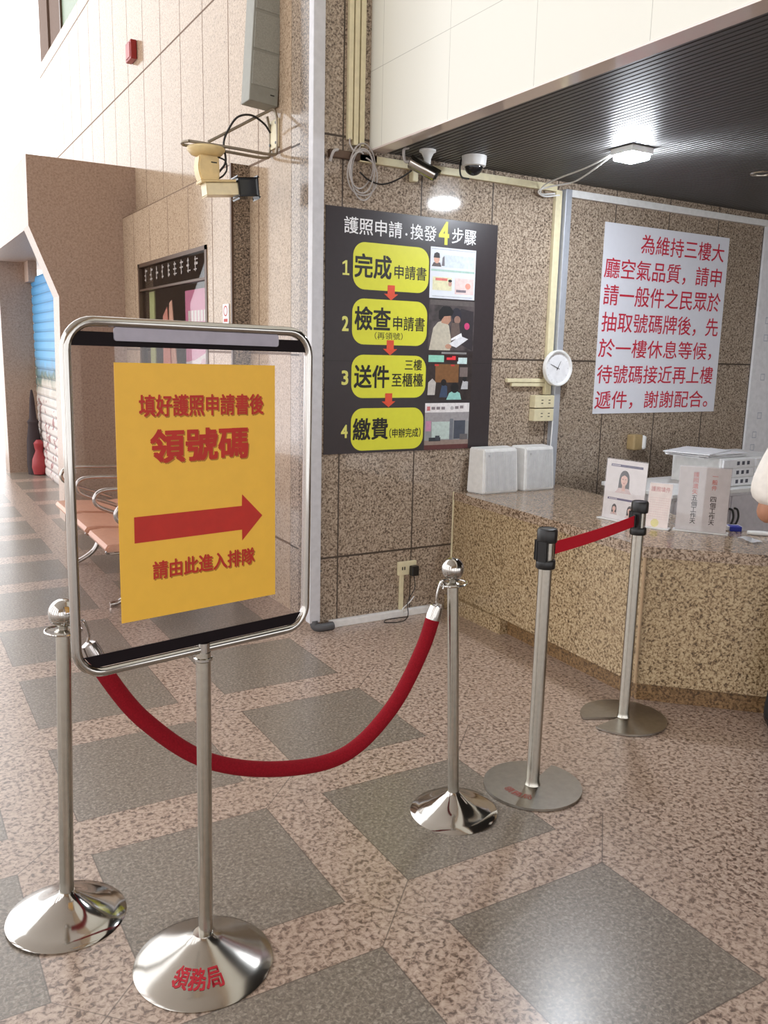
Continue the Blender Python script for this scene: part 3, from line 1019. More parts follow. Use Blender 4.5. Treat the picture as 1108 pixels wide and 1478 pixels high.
picture((0.6832, 1.0126, 0.3043, 0.593), plain('waiting_hall_print', (50, 40, 38), 0.45, 0, 0.4, 24), [
    ('wood_wall', rect(0.18, 0.70, 0.36, 0.74), (128, 88, 52)), ('green_strip', rect(0.02, 0.36, 0.78, 0.92), (150, 214, 192)), ('white_banner', rect(0.66, 0.88, 0.75, 0.88), (206, 228, 226)),
    ('led_board', rect(0.37, 0.68, 0.80, 0.94), (58, 18, 20)), ('led_digits', [(0.42, 0.83), (0.62, 0.83), (0.62, 0.91), (0.54, 0.91), (0.54, 0.88), (0.42, 0.88)], (236, 58, 66)), ('lamp_row', rect(0.30, 0.86, 0.95, 0.99), (140, 138, 136)),
    ('red_sign', rect(0.16, 0.25, 0.70, 0.735), (206, 60, 56)), ('red_sign', rect(0.52, 0.60, 0.70, 0.735), (206, 60, 56)),
    ('waiting_person', [(0.02, 0.1), (0.18, 0.1), (0.2, 0.36), (0.12, 0.44), (0.03, 0.36)], (196, 190, 184)), ('waiting_person', [(0.28, 0.05), (0.46, 0.05), (0.45, 0.28), (0.34, 0.34)], (62, 78, 104)),
    ('head', ell(0.37, 0.36, 0.06, 0.07), (26, 24, 26)), ('waiting_person', [(0.76, 0.22), (0.92, 0.22), (0.92, 0.38), (0.80, 0.40)], (190, 190, 192)), ('head', ell(0.84, 0.44, 0.05, 0.06), (28, 26, 28)),
    ('waiting_person', [(0.44, 0.0), (0.78, 0.0), (0.74, 0.14), (0.62, 0.20), (0.50, 0.14)], (150, 204, 196)), ('head', ell(0.62, 0.25, 0.09, 0.11), (24, 22, 24)), ('wall_panel', rect(0.72, 0.90, 0.48, 0.68), (122, 108, 104))])
picture((0.6773, 1.0041, 0.002, 0.2845), plain('counter_room_print', (150, 152, 152), 0.45, 0, 0.12, 18), [
    ('white_header', rect(0.0, 1.0, 0.80, 1.0), (232, 228, 228)), ('ceiling', rect(0.0, 1.0, 0.60, 0.80), (160, 156, 158)), ('red_carpet', rect(0.0, 1.0, 0.0, 0.10), (98, 54, 52)),
    ('counter_front', rect(0.0, 1.0, 0.10, 0.20), (150, 132, 122)), ('pink_sign', rect(0.02, 0.14, 0.40, 0.62), (198, 140, 168)), ('glass_partition', rect(0.16, 0.56, 0.22, 0.60), (190, 206, 200)), ('dark_door', rect(0.66, 0.92, 0.22, 0.62), (74, 80, 92)),
    ('door_edge', rect(0.56, 0.64, 0.20, 0.66), (120, 124, 132)), ('equipment', rect(0.10, 0.36, 0.18, 0.26), (52, 54, 60)), ('screen', rect(0.24, 0.34, 0.20, 0.30), (66, 70, 78)), ('desk', rect(0.80, 0.98, 0.20, 0.32), (104, 100, 102)),
    ('header_lettering', rect(0.14, 0.22, 0.86, 0.92), (140, 130, 134)), ('header_lettering', rect(0.25, 0.33, 0.86, 0.92), (140, 130, 134)), ('header_lettering', rect(0.36, 0.44, 0.86, 0.92), (140, 130, 134)), ('header_emblem', rect(0.04, 0.11, 0.84, 0.93), (206, 120, 122)),
    ('header_emblem', ell(0.60, 0.89, 0.04, 0.04), (190, 186, 188)), ('header_lettering', rect(0.67, 0.75, 0.87, 0.93), (140, 130, 134)), ('header_lettering', rect(0.78, 0.86, 0.88, 0.94), (140, 130, 134))])

# ================================================================== WHITE RED-LETTERED NOTICE
NO = (4.19, YW - 0.006, 1.226)
npl = Plane(NO, (1, 0, 0), (0, 0, 1))
notice = thing('wall_notice', 'large white notice board with seven lines of red writing', 'notice', (4.81, YW, 1.85))
b = BM(); box(b, NO[0], NO[0] + 1.24, YW - 0.006, YW - 0.001, NO[2], NO[2] + 1.259)
obj('notice_sheet', b, plain('notice_white', (232, 234, 242), 0.4, 0, 0.01), notice)
for s, bx_ in (('為維持三樓大', (0.3416, 1.1939, 1.083, 1.2095)), ('廳空氣品質，請申', (0.0174, 1.1881, 0.9022, 1.0377)), ('請一般件之民眾於', (0.0241, 1.2013, 0.727, 0.8643)),
               ('抽取號碼牌後，先', (0.0238, 1.202, 0.5497, 0.6841)), ('於一樓休息等候，', (0.013, 1.1541, 0.379, 0.5083)), ('待號碼接近再上樓', (0.0148, 1.1905, 0.2062, 0.3324)), ('遞件，謝謝配合。', (0.0102, 1.1603, 0.0297, 0.1557))):
    text('lettering', s, npl, bx_, M_redink, notice, 0.001, 0.006, 0.04)

# ================================================================== WHITEBOARD PANEL AT THE RIGHT
board = thing('white_panel_board', 'tall white panel board fixed to the wall behind the person', 'board', (6.4, YW, 1.7))
b = BM(); box(b, 5.815, 6.31, YW - 0.02, YW - 0.001, 0.86, 2.635, 0.002); obj('panel', b, M_paper, board)
b = BM(); box(b, 6.314, 7.0, YW - 0.02, YW - 0.001, 0.86, 2.635, 0.002); obj('panel', b, M_paper, board)
b = BM()
bp = Plane((5.815, YW - 0.0205, 0.86), (1, 0, 0), (0, 0, 1))
for a, z in ((0.10, 1.03), (0.10, 0.90), (0.11, 0.60), (0.07, 0.05), (0.08, 0.15), (0.12, 0.30)):
    for r0 in (rect(a, a + 0.05, z, z + 0.006), rect(a, a + 0.05, z + 0.045, z + 0.051), rect(a, a + 0.006, z, z + 0.05), rect(a + 0.044, a + 0.05, z, z + 0.05)):
        patch(b, bp, r0, 0.0)
flat('square_mark', b, plain('pale_grey_print', (190, 194, 204), 0.5), board)

# ================================================================== WALL FITTINGS, BACK WALL
# corner conduit with its elbow, and the white trunking along the foot of the wall
cond = thing('corner_conduit', 'tall pale grey cable conduit running up the wall corner', 'conduit', (2.07, 4.28, 0))
b = BM(); box(b, 2.042, 2.110, 4.255, 4.312, 0.05, 5.25, 0.004); obj('duct', b, plain('light_grey_conduit', (204, 204, 208), 0.4), cond)
b = BM(); tube(b, smooth_path([(2.076, 4.27, 0.06), (2.078, 4.262, 0.03), (2.110, 4.245, 0.022), (2.19, 4.250, 0.022)], 6), 0.024, 14)
obj('elbow', b, M_dkgrey, cond, True)
b = BM()
for z in (0.35, 1.3, 2.62, 3.6):
    tube(b, [(2.11, 4.28, z), (2.128, 4.288, z)], 0.006, 8)
obj('clip', b, M_dkgrey, cond)
b = BM(); box(b, 2.185, 2.975, YW - 0.035, YW - 0.001, 0.0, 0.042, 0.003)
tag(obj('floor_trunking', b, M_white), 'white cable trunking along the foot of the granite wall', 'cable trunking')

b = BM(); box(b, 2.33, 3.74, YW - 0.03, YW - 0.001, 2.62, 2.66, 0.003)
tag(obj('ceiling_trunking', b, M_beige), 'cream cable trunking under the soffit above the poster', 'cable trunking')
b = BM(); box(b, 3.86, 8.0, YW - 0.03, YW - 0.001, 2.60, 2.645, 0.003)
tag(obj('ceiling_trunking', b, M_white), 'white cable trunking under the soffit above the red lettered notice', 'cable trunking')

for i, (xx, zb) in enumerate(((2.272, 2.725), (2.308, 2.70), (2.345, 2.70))):
    b = BM(); box(b, xx - 0.014, xx + 0.014, YW - 0.026, YW - 0.001, zb, 5.25, 0.002)
    tag(obj('cable_duct', b, M_beige), ['cream vertical cable duct farthest from the white fascia', 'middle one of the three cream vertical cable ducts', 'cream vertical cable duct nearest the white fascia'][i], 'cable duct', 'cream ducts above the poster')
b = BM(); box(b, 2.15, 2.44, YW - 0.03, YW - 0.001, 2.622, 2.664, 0.004)
tag(obj('brown_duct', b, M_bronze), 'short dark brown cable duct behind the cable coil', 'cable duct')
coil = thing('cable_coil', 'loose coil of grey cable hanging beneath the cream ducts', 'cable coil', (2.34, YW - 0.05, 2.58))
b = BM()
pts = []
for i in range(150):
    a = i / 150 * 2 * PI * 4 + 1.5
    r = 0.098 + 0.011 * math.sin(i * 0.37) + 0.008 * math.sin(i * 0.11)
    pts.append((2.338 + 0.78 * r * math.cos(a) + 0.006 * math.sin(i * .05), YW - 0.045 - 0.010 * math.sin(i * 0.23), 2.565 + 1.15 * r * math.sin(a) - 0.02 * math.cos(i * .04)))
tube(b, pts, 0.0042, 6)
obj('coiled_cable', b, plain('grey_cable', (176, 170, 166), 0.5), coil, True)
b = BM()
tube(b, smooth_path([(2.272, YW - 0.02, 2.74), (2.268, YW - 0.03, 2.70), (2.29, YW - 0.04, 2.665), (2.32, YW - 0.035, 2.68), (2.34, YW - 0.02, 2.71)], 6), 0.0045, 6)
obj('loop_tail', b, plain('grey_cable', (176, 170, 166), 0.5), coil, True)
b = BM()
tube(b, smooth_path([(2.15, YW - 0.03, 2.60), (2.16, YW - 0.05, 2.645), (2.19, YW - 0.04, 2.66)], 6), 0.008, 6)
obj('loop_tail', b, plain('grey_cable', (176, 170, 166), 0.5), coil, True)
b = BM()
tube(b, smooth_path([(2.32, YW - 0.05, 2.56), (2.38, YW - 0.05, 2.525), (2.46, YW - 0.06, 2.512), (2.54, YW - 0.10, 2.545), (2.60, YW - 0.16, 2.60), (2.605, YW - 0.17, 2.645)], 8), 0.0045, 8)
tag(obj('camera_lead', b, M_black), 'black lead looping from the coil to the silver camera', 'cable')

# silver bullet camera
cpos = Vector((2.655, 4.10, ZS))
bc = thing('bullet_camera', 'silver bullet security camera on a bracket under the soffit', 'security camera', tuple(cpos))
b = BM(); lathe(b, [(0, 0), (0.046, 0), (0.046, -0.010), (0.034, -0.016), (0.020, -0.045), (0.018, -0.085), (0, -0.088)], tuple(cpos), 28)
obj('bracket', b, M_white, bc, True)
d = Vector((0.72, -0.50, -0.44)).normalized()
c0 = cpos + Vector((-0.098, 0.02, -0.068)); c1 = c0 + d * 0.155
b = BM(); tube(b, [c0, c0 + d * 0.004, c1 - d * 0.004, c1], [0.030, 0.034, 0.034, 0.033], 28)
obj('body', b, M_chrome, bc, True)
b = BM(); tube(b, [c1 - d * 0.004, c1 + d * 0.003], [0.030, 0.030], 24)
tube(b, [c1 + d * 0.002, c1 + d * 0.012], [0.020, 0.017], 20)
obj('lens', b, M_black, bc, True)
side = d.cross(Vector((0, 0, 1))).normalized(); upv = side.cross(d)
b = BM()
arc0 = [c0 + d * -0.002 + (side * math.cos(a) + upv * math.sin(a)) * 0.037 for a in [math.radians(20 + 140 * i / 12) for i in range(13)]]
arc1 = [p + d * 0.175 for p in arc0]
va = [b.verts.new(p) for p in arc0]; vb = [b.verts.new(p) for p in arc1]
for i in range(12):
    b.faces.new((va[i], va[i + 1], vb[i + 1], vb[i]))
bmesh.ops.solidify(b, geom=b.faces[:], thickness=0.002)
obj('sun_shield', b, M_steel, bc, True)
b = BM(); tube(b, smooth_path([c0, c0 - d * 0.03 + Vector((0, 0, -.01)), c0 - d * 0.04 + Vector((0, 0, .04)), c0 + Vector((-0.01, 0, .07))], 6), 0.008, 8)
obj('lead', b, plain('grey_cable', (176, 170, 166), 0.5), bc, True)
b = BM(); box(b, 2.662, 2.70, YW - 0.045, YW - 0.001, 2.555, 2.62, 0.006)
tag(obj('junction_box', b, M_beige), 'small cream junction box on the wall under the silver camera', 'junction box')

dpos = (2.945, 4.07, ZS)
dc = thing('dome_camera', 'white dome security camera with a dark bubble under the soffit', 'security camera', dpos)
b = BM(); lathe(b, [(0, 0), (0.070, 0), (0.071, -0.012), (0.066, -0.052), (0.052, -0.056), (0, -0.056)], dpos, 36)
obj('housing', b, M_white, dc, True)
b = BM(); lathe(b, [(0.051, -0.054)] + [(0.051 * math.cos(t), -0.056 - 0.046 * math.sin(t)) for t in [PI / 2 * i / 8 for i in range(8)]] + [(0, -0.102)], dpos, 32)
obj('bubble', b, plain('smoked_bubble', (26, 26, 28), 0.06), dc, True)
b = BM(); tube(b, smooth_path([(2.885, 4.10, ZS - 0.005), (2.872, 4.10, ZS - 0.06), (2.885, 4.10, ZS - 0.11), (2.93, 4.09, ZS - 0.118)], 6), 0.005, 8)
obj('lead', b, M_black, dc, True)

# beige and grey conduits beside the notice, with the clock hung on them
b = BM(); box(b, 3.733, 3.760, YW - 0.03, YW - 0.001, 1.36, 2.63, 0.003); box(b, 3.760, 3.787, YW - 0.026, YW - 0.001, 1.36, 2.63, 0.003)
tag(obj('vertical_duct', b, M_beige), 'cream vertical cable duct leading down behind the clock', 'cable duct')
b = BM(); box(b, 3.797, 3.848, YW - 0.05, YW - 0.001, ZC, 2.64, 0.004)
tag(obj('steel_conduit', b, plain('galvanised_conduit', (182, 186, 194), 0.35, 0.3)), 'grey metal conduit from the soffit down to the countertop', 'conduit')
b = BM(); box(b, 3.42, 3.735, YW - 0.028, YW - 0.001, 1.438, 1.462, 0.003); box(b, 3.46, 3.735, YW - 0.024, YW - 0.001, 1.412, 1.436, 0.003)
tag(obj('horizontal_duct', b, M_beige), 'short cream cable ducts running sideways next to the clock', 'cable duct')
for i, (z0, z1) in enumerate(((1.276, 1.356), (1.190, 1.270))):
    t = thing('wall_socket', ['upper cream double socket under the clock', 'lower cream double socket under the clock'][i], 'socket', (3.71, YW, z0), 'sockets below the clock')
    b = BM(); box(b, 3.630, 3.792, YW - 0.058, YW - 0.001, z0, z1, 0.004); obj('box', b, M_beige, t)
    b = BM()
    for sx in (3.69, 3.75):
        for dz in (-0.010, 0.010):
            box(b, sx - 0.008, sx + 0.008, YW - 0.0592, YW - 0.056, (z0 + z1) / 2 + dz - 0.0025, (z0 + z1) / 2 + dz + 0.0025)
    obj('slot', b, M_ink, t)
b = BM(); tube(b, smooth_path([(3.79, YW - 0.055, 1.19), (3.778, YW - 0.06, 1.0), (3.765, YW - 0.06, 0.86), (3.77, YW - 0.06, ZC + 0.01)], 6), 0.004, 6)
tag(obj('socket_lead', b, M_white), 'thin white lead dropping from the sockets to the counter', 'cable')

cx, cz = 3.79, 1.532
clock = thing('wall_clock', 'round white wall clock mounted over the cream ducts', 'clock', (cx, YW - 0.06, cz))
def ydisc(bm, prof, c, seg=56):
    """profile (radius, depth towards the room) turned about an axis along y"""
    m = Matrix.Translation(c) @ Matrix.Rotation(PI / 2, 4, 'X')
    t_ = BM(); lathe(t_, prof, (0, 0, 0), seg)
    t_.transform(m)
    me = bpy.data.meshes.new('tmp'); t_.to_mesh(me); t_.free(); bm.from_mesh(me); bpy.data.meshes.remove(me)
    return bm
b = BM(); ydisc(b, [(0, 0), (0.108, 0), (0.114, 0.006), (0.116, 0.030), (0.112, 0.036), (0.103, 0.034), (0.100, 0.026), (0.098, 0.020), (0, 0.020)], (cx, YW - 0.052, cz))
obj('case', b, M_white, clock, True)
kpl = Plane((cx, YW - 0.052 - 0.0205, cz), (1, 0, 0), (0, 0, 1))
b = BM(); patch(b, kpl, ell(0, 0, 0.097, 0.097, 40), 0.0003); flat('dial', b, M_paper, clock)
def hand(ang, L, w, d):
    c_, s_ = math.cos(ang), math.sin(ang)
    return [(-w * s_ - .015 * c_, w * c_ - .015 * s_), (w * s_ - .015 * c_, -w * c_ - .015 * s_), (L * c_ + w * .5 * s_, L * s_ - w * .5 * c_), (L * c_ - w * .5 * s_, L * s_ + w * .5 * c_)]
b = BM(); patch(b, kpl, hand(math.radians(62), 0.050, 0.003, 0), 0.002); flat('hour_hand', b, M_ink, clock)
b = BM(); patch(b, kpl, hand(math.radians(158), 0.068, 0.0022, 0), 0.003); flat('minute_hand', b, M_ink, clock)
b = BM()
for i in range(12):
    a = PI / 6 * i
    r0 = [(0.084, -0.0012), (0.092, -0.0012), (0.092, 0.0012), (0.084, 0.0012)]
    patch(b, kpl, [(p * math.cos(a) - q * math.sin(a), p * math.sin(a) + q * math.cos(a)) for p, q in r0], 0.0006)
flat('hour_marks', b, plain('grey_print', (176, 174, 170), 0.5), clock)

sens = thing('wall_sensor', 'small beige sensor with a white round side under the notice', 'sensor', (4.59, YW, 1.02))
b = BM(); box(b, 4.535, 4.625, YW - 0.075, YW - 0.001, 0.968, 1.078, 0.012); obj('housing', b, plain('tan_sensor_shell', (172, 148, 106), 0.45), sens)
b = BM(); box(b, 4.618, 4.655, YW - 0.085, YW - 0.004, 0.972, 1.072, 0.016); obj('lens_cover', b, M_white, sens)

# outlet with plug and leads near the floor
out = thing('floor_outlet', 'cream wall outlet low on the granite wall beside the counter', 'outlet', (2.71, YW, 0.30))
b = BM(); box(b, 2.652, 2.782, YW - 0.022, YW - 0.001, 0.262, 0.346, 0.003); obj('face_plate', b, M_beige, out)
b = BM(); box(b, 2.676, 2.684, YW - 0.0235, YW - 0.02, 0.295, 0.315); box(b, 2.692, 2.700, YW - 0.0235, YW - 0.02, 0.295, 0.315); obj('slot', b, M_ink, out)
b = BM(); box(b, 2.668, 2.696, YW - 0.016, YW - 0.001, 0.042, 0.262, 0.002); obj('down_duct', b, M_beige, out)
plug = thing('plug_adapter', 'black plug adapter in the low outlet with thin leads', 'plug', (2.745, YW - 0.03, 0.30))
b = BM(); box(b, 2.728, 2.778, YW - 0.062, YW - 0.022, 0.258, 0.320, 0.006); obj('body', b, M_black, plug)
b = BM(); tube(b, smooth_path([(2.75, YW - 0.045, 0.258), (2.755, YW - 0.05, 0.18), (2.70, YW - 0.06, 0.10), (2.68, YW - 0.10, 0.03), (2.62, YW - 0.13, 0.008), (2.52, YW - 0.10, 0.006), (2.56, YW - 0.06, 0.008), (2.70, YW - 0.07, 0.008)], 8), 0.003, 6)
obj('black_lead', b, M_black, plug, True)
b = BM(); tube(b, smooth_path([(2.765, YW - 0.03, 0.12), (2.72, YW - 0.045, 0.09), (2.67, YW - 0.05, 0.055), (2.68, YW - 0.055, 0.03), (2.74, YW - 0.055, 0.052)], 8), 0.0035, 6)
obj('white_lead', b, M_white, plug, True)

# ================================================================== CEILING LAMPS
lp = (3.50, 3.43)
lamp = thing('led_floodlight', 'bright square white floodlight hung under the ribbed soffit', 'ceiling lamp', (lp[0], lp[1], ZS))
b = BM(); box(b, lp[0] - 0.078, lp[0] + 0.078, lp[1] - 0.078, lp[1] + 0.078, ZS - 0.035, ZS - 0.001, 0.005); obj('housing', b, M_white, lamp)
b = BM(); box(b, lp[0] - 0.068, lp[0] + 0.068, lp[1] - 0.068, lp[1] + 0.068, ZS - 0.062, ZS - 0.033, 0.010); obj('lamp_face', b, M_led, lamp)
b = BM()
tube(b, smooth_path([(3.43, 3.47, ZS - 0.015), (3.46, 3.70, ZS - 0.05), (3.55, 4.02, ZS - 0.045), (3.575, 4.20, ZS - 0.06), (3.60, 4.26, ZS - 0.10), (3.72, 4.27, ZS - 0.085)], 8), 0.005, 8)
tube(b, smooth_path([(3.43, 3.47, ZS - 0.018), (3.50, 3.72, ZS - 0.065), (3.60, 3.98, ZS - 0.075), (3.60, 4.18, ZS - 0.07), (3.57, 4.25, ZS - 0.09), (3.64, 4.27, ZS - 0.11), (3.76, 4.27, ZS - 0.09)], 8), 0.005, 8)
tag(obj('lamp_cable', b, M_white), 'pair of pale cables draped from the ducts to the floodlight', 'cable')
dl = (4.56, 3.42, ZS)
down = thing('downlight', 'small round recessed downlight in the ribbed soffit', 'downlight', dl)
b = BM(); lathe(b, [(0.040, 0.03), (0.048, -0.004), (0.066, -0.006), (0.070, 0.0), (0.072, 0.006), (0.044, 0.03)], dl, 36); obj('trim_ring', b, M_steel, down, True)
b = BM(); lathe(b, [(0, 0.004), (0.044, 0.004), (0.044, 0.02), (0, 0.02)], dl, 28); obj('lens', b, M_white, down, True)

# ================================================================== THINGS ON THE COUNTER
def speaker(label, x0, x1):
    t = thing('desk_speaker', label, 'speaker', ((x0 + x1) / 2, 4.2, ZC), 'white speakers on the counter end')
    z0, z1 = ZC + 0.001, ZC + 0.283
    yb, yf = 4.265, 4.125
    b = BM()
    ins = 0.030
    vb_ = [(x0, yb, z0), (x1, yb, z0), (x1 - 0.012, yb, z1), (x0 + 0.012, yb, z1)]
    vf_ = [(x0 + ins, yf, z0), (x1 - ins * .5, yf, z0), (x1 - ins * .5 - 0.008, yf + 0.018, z1 - 0.004), (x0 + ins + 0.008, yf + 0.018, z1 - 0.004)]
    A = [b.verts.new(p) for p in vb_]; B = [b.verts.new(p) for p in vf_]
    b.faces.new(A[::-1]); b.faces.new(B)
    for i in range(4):
        b.faces.new((A[i], A[(i + 1) % 4], B[(i + 1) % 4], B[i]))
    bmesh.ops.bevel(b, geom=b.edges[:], offset=0.008, segments=2, affect='EDGES')
    obj('cabinet', b, M_white, t)
    b = BM()
    g0, g1 = x0 + ins + 0.016, x1 - ins * .5 - 0.016
    n = 20
    for i in range(n):
        xa = g0 + (g1 - g0) * i / n
        prism(b, [(xa, yf - 0.003, z0 + 0.018), (xa + (g1 - g0) / n * .62, yf - 0.003, z0 + 0.018), (xa + (g1 - g0) / n * .62, yf + 0.013, z1 - 0.022), (xa, yf + 0.013, z1 - 0.022)], (0, 0.004, 0))
    obj('grille', b, plain('pale_grille', (214, 215, 216), 0.5), t)
    b = BM(); box(b, g0 + 0.022, g0 + 0.034, yf + 0.006, yf + 0.010, z1 - 0.052, z1 - 0.038, 0.001); obj('badge', b, M_grey, t)
    return t


speaker('white slatted speaker on the counter below the poster corner', 3.125, 3.445)
speaker('white slatted speaker on the counter beside the grey metal conduit', 3.452, 3.745)


def tent(name, label, cat, p0, p1, H, foot, mat=M_paper, lean=0.03):
    """an upright A4 display: p0 -> p1 is its bottom edge as seen; returns plane, root and sheet"""
    p0, p1 = Vector((*p0, ZC)), Vector((*p1, ZC))
    u = (p1 - p0).normalized(); w = (p1 - p0).length
    back = Vector((-u.y, u.x, 0))
    v = (Vector((0, 0, 1)) + back * lean * 2).normalized()
    t = thing(name, label, cat, tuple((p0 + p1) / 2))
    pl = Plane(p0 + Vector((0, 0, 0.006)), u, v)
    b = BM(); prism(b, [pl.p(a, c_) for a, c_ in rect(0, w, 0, H)], -pl.n * 0.003)
    sheet = obj('display_sheet', b, mat, t)
    b = BM(); obox(b, (p0 + p1) / 2 + back * (0.005) + Vector((0, 0, 0.0035)), u * (w / 2 + 0.012), back * foot, (0, 0, 0.003), 0.001)
    obj('acrylic_foot', b, plain('milky_acrylic', (222, 222, 220), 0.15), t)
    b = BM(); prism(b, [pl.p(a, c_, 0.0012) for a, c_ in rect(-0.004, w + 0.004, 0, H + 0.006)], pl.n * 0.002)
    obj('clear_cover', b, M_acrylic, t)
    return pl, t, sheet, w


# passport photo example sheet
pl1, t1, s1, w1_ = tent('photo_guide_stand', 'acrylic stand showing a woman portrait photo guide sheet', 'display stand', (3.300, 3.262), (3.334, 3.014), 0.315, 0.035, plain('photo_guide_sheet', (236, 238, 234), 0.45))
def portrait(ca, cb, k, name):
    for nm, poly, col, dd in (('portrait_hair', ell(ca, cb, 0.030 * k, 0.040 * k), (34, 28, 30), .0004), ('portrait_hair', [(ca - .031 * k, cb), (ca + .031 * k, cb), (ca + .034 * k, cb - .062 * k), (ca - .034 * k, cb - .062 * k)], (34, 28, 30), .0004),
                             ('portrait_shoulders', [(ca - .05 * k, cb - .078 * k), (ca + .05 * k, cb - .078 * k), (ca + .03 * k, cb - .052 * k), (ca - .03 * k, cb - .052 * k)], (214, 196, 190), .0006),
                             ('portrait_neck', rect(ca - .010 * k, ca + .010 * k, cb - .066 * k, cb - .03 * k), (220, 178, 156), .0007), ('portrait_face', ell(ca, cb - .010 * k, .0205 * k, .030 * k), (234, 196, 176), .0008),
                             ('portrait_fringe', [(ca - .022 * k, cb + .004 * k), (ca, cb + .016 * k), (ca + .022 * k, cb + .004 * k), (ca + .018 * k, cb + .026 * k), (ca - .018 * k, cb + .026 * k)], (34, 28, 30), .0009)):
        b = BM(); patch(b, pl1, poly, dd); flat(nm, b, plain('print_%d_%d_%d' % col, col, 0.45, 0, 0.1, 60), s1)
    for nm, polys, col in (('portrait_eye', (ell(ca - .008 * k, cb - .006 * k, .0038 * k, .0018 * k, 10), ell(ca + .008 * k, cb - .006 * k, .0038 * k, .0018 * k, 10)), (44, 32, 30)), ('portrait_mouth', (ell(ca, cb - .026 * k, .006 * k, .002 * k, 10),), (190, 90, 90))):
        b = BM()
        for q in polys: patch(b, pl1, q, .0010)
        flat(nm, b, plain('print_%d_%d_%d' % col, col, 0.45), s1)
portrait(w1_ * 0.47, 0.222, 1.02, 'a')
portrait(w1_ * 0.29, 0.062, 0.48, 'b')
portrait(w1_ * 0.68, 0.060, 0.55, 'c')
b = BM(); patch(b, pl1, rect(w1_ * .11, w1_ * .90, 0.279, 0.292), .0004); patch(b, pl1, rect(w1_ * .10, w1_ * .90, 0.103, 0.114), .0004)
flat('heading_bar', b, M_navy, s1)
b = BM()
for zz in (0.2855, 0.1085):
    for k in range(6): patch(b, pl1, rect(w1_ * (.14 + k * .035), w1_ * (.16 + k * .035), zz - .003, zz + .003), .0008)
flat('heading_marks', b, M_paper, s1)

# passport sample form
pl2, t2, s2, w2_ = tent('form_stand', 'small tilted stand holding a cream form with red heading', 'display stand', (3.318, 2.978), (3.370, 2.878), 0.225, 0.03, plain('cream_form_sheet', (242, 232, 218), 0.5), 0.12)
b = BM()
letters(b, '護照填件', pl2, w2_ * .08, w2_ * .92, 0.182, 0.208, 0.0006, 0.01)
flat('heading_lettering', b, plain('faded_red_ink', (206, 130, 118), 0.5), s2)
b = BM()
for k in range(10): patch(b, pl2, rect(w2_ * .05, w2_ * .95, 0.150 - k * 0.012, 0.1512 - k * 0.012), 0.0005)
for k in range(9): patch(b, pl2, rect(w2_ * (.10 + .1 * k), w2_ * (.105 + .1 * k), 0.042, 0.150), 0.0005)
flat('form_rules', b, plain('pale_red_print', (222, 188, 178), 0.5), s2)
b = BM(); patch(b, pl2, ell(w2_ * .42, 0.022, 0.020, 0.021, 16), 0.0008)
flat('yellow_sticker', b, plain('yellow_sticker', (230, 224, 120), 0.5), s2)

# processing days notice
pl3, t3, s3, w3_ = tent('processing_time_stand', 'wide acrylic stand with two columns of vertical writing', 'display stand', (3.410, 2.862), (3.548, 2.668), 0.318, 0.03, plain('grey_white_sheet', (208, 208, 202), 0.4))
def vertical(chars, a, b0, b1, w, h, mat, nm):
    b = BM(); n = len(chars)
    for i, ch in enumerate(chars):
        if ch == ' ': continue
        c_ = b1 - (b1 - b0) * (i + .5) / n
        hh = h if ch != '一' else h * .12
        letters(b, ch, pl3, a - w / 2, a + w / 2, c_ - hh / 2, c_ + hh / 2, 0.0006, 0.018)
    flat(nm, b, mat, s3)
vertical('護照遺失', w3_ * .33, 0.181, 0.295, 0.027, 0.026, plain('faded_red_ink', (206, 130, 118), 0.5), 'red_lettering')
vertical('五個工作天', w3_ * .33, 0.033, 0.178, 0.027, 0.026, M_ink, 'black_lettering')
vertical('一般件', w3_ * .70, 0.205, 0.292, 0.026, 0.025, plain('faded_red_ink', (206, 130, 118), 0.5), 'red_lettering')
vertical('四個工作天', w3_ * .70, 0.033, 0.178, 0.027, 0.026, M_ink, 'black_lettering')

# odds and ends by the elbow
eb = thing('eraser_pack', 'small white and blue packet behind the processing time stand', 'packet', (3.70, 2.70, ZC))
b = BM(); obox(b, (3.690, 2.735, ZC + 0.012), Vector((.032, -.022, 0)), Vector((.018, .026, 0)), (0, 0, .011), .003); obj('packet', b, M_white, eb)
b = BM(); obox(b, (3.684, 2.722, ZC + 0.012), Vector((.024, -.0165, 0)), Vector((.0165, .024, 0)), (0, 0, .0125), .003); obj('blue_band', b, M_blue, eb)
b = BM()
ti = [(3.535, 2.590), (3.480, 2.500), (3.520, 2.440), (3.590, 2.545)]
n = 6
grid = [[None] * (n + 1) for _ in range(n + 1)]
for i in range(n + 1):
    for j in range(n + 1):
        s_, t_ = i / n, j / n
        p = (Vector(ti[0]) * (1 - s_) * (1 - t_) + Vector(ti[3]) * s_ * (1 - t_) + Vector(ti[2]) * s_ * t_ + Vector(ti[1]) * (1 - s_) * t_)
        grid[i][j] = b.verts.new((p.x, p.y, ZC + 0.003 + 0.010 * abs(math.sin(3 * s_ + 2 * t_))))
for i in range(n):
    for j in range(n):
        b.faces.new((grid[i][j], grid[i + 1][j], grid[i + 1][j + 1], grid[i][j + 1]))
bmesh.ops.solidify(b, geom=b.faces[:], thickness=0.0015)
tag(obj('paper_slip', b, M_paper), 'crumpled white paper slip at the counter edge', 'paper')
pn = thing('correction_pen', 'small white and blue pen lying on the counter by the elbow', 'pen', (3.72, 2.55, ZC))
b = BM(); tube(b, [(3.655, 2.625, ZC + .012), (3.70, 2.575, ZC + .012), (3.735, 2.535, ZC + .012)], [0.010, 0.012, 0.010], 14); obj('barrel', b, M_white, pn, True)
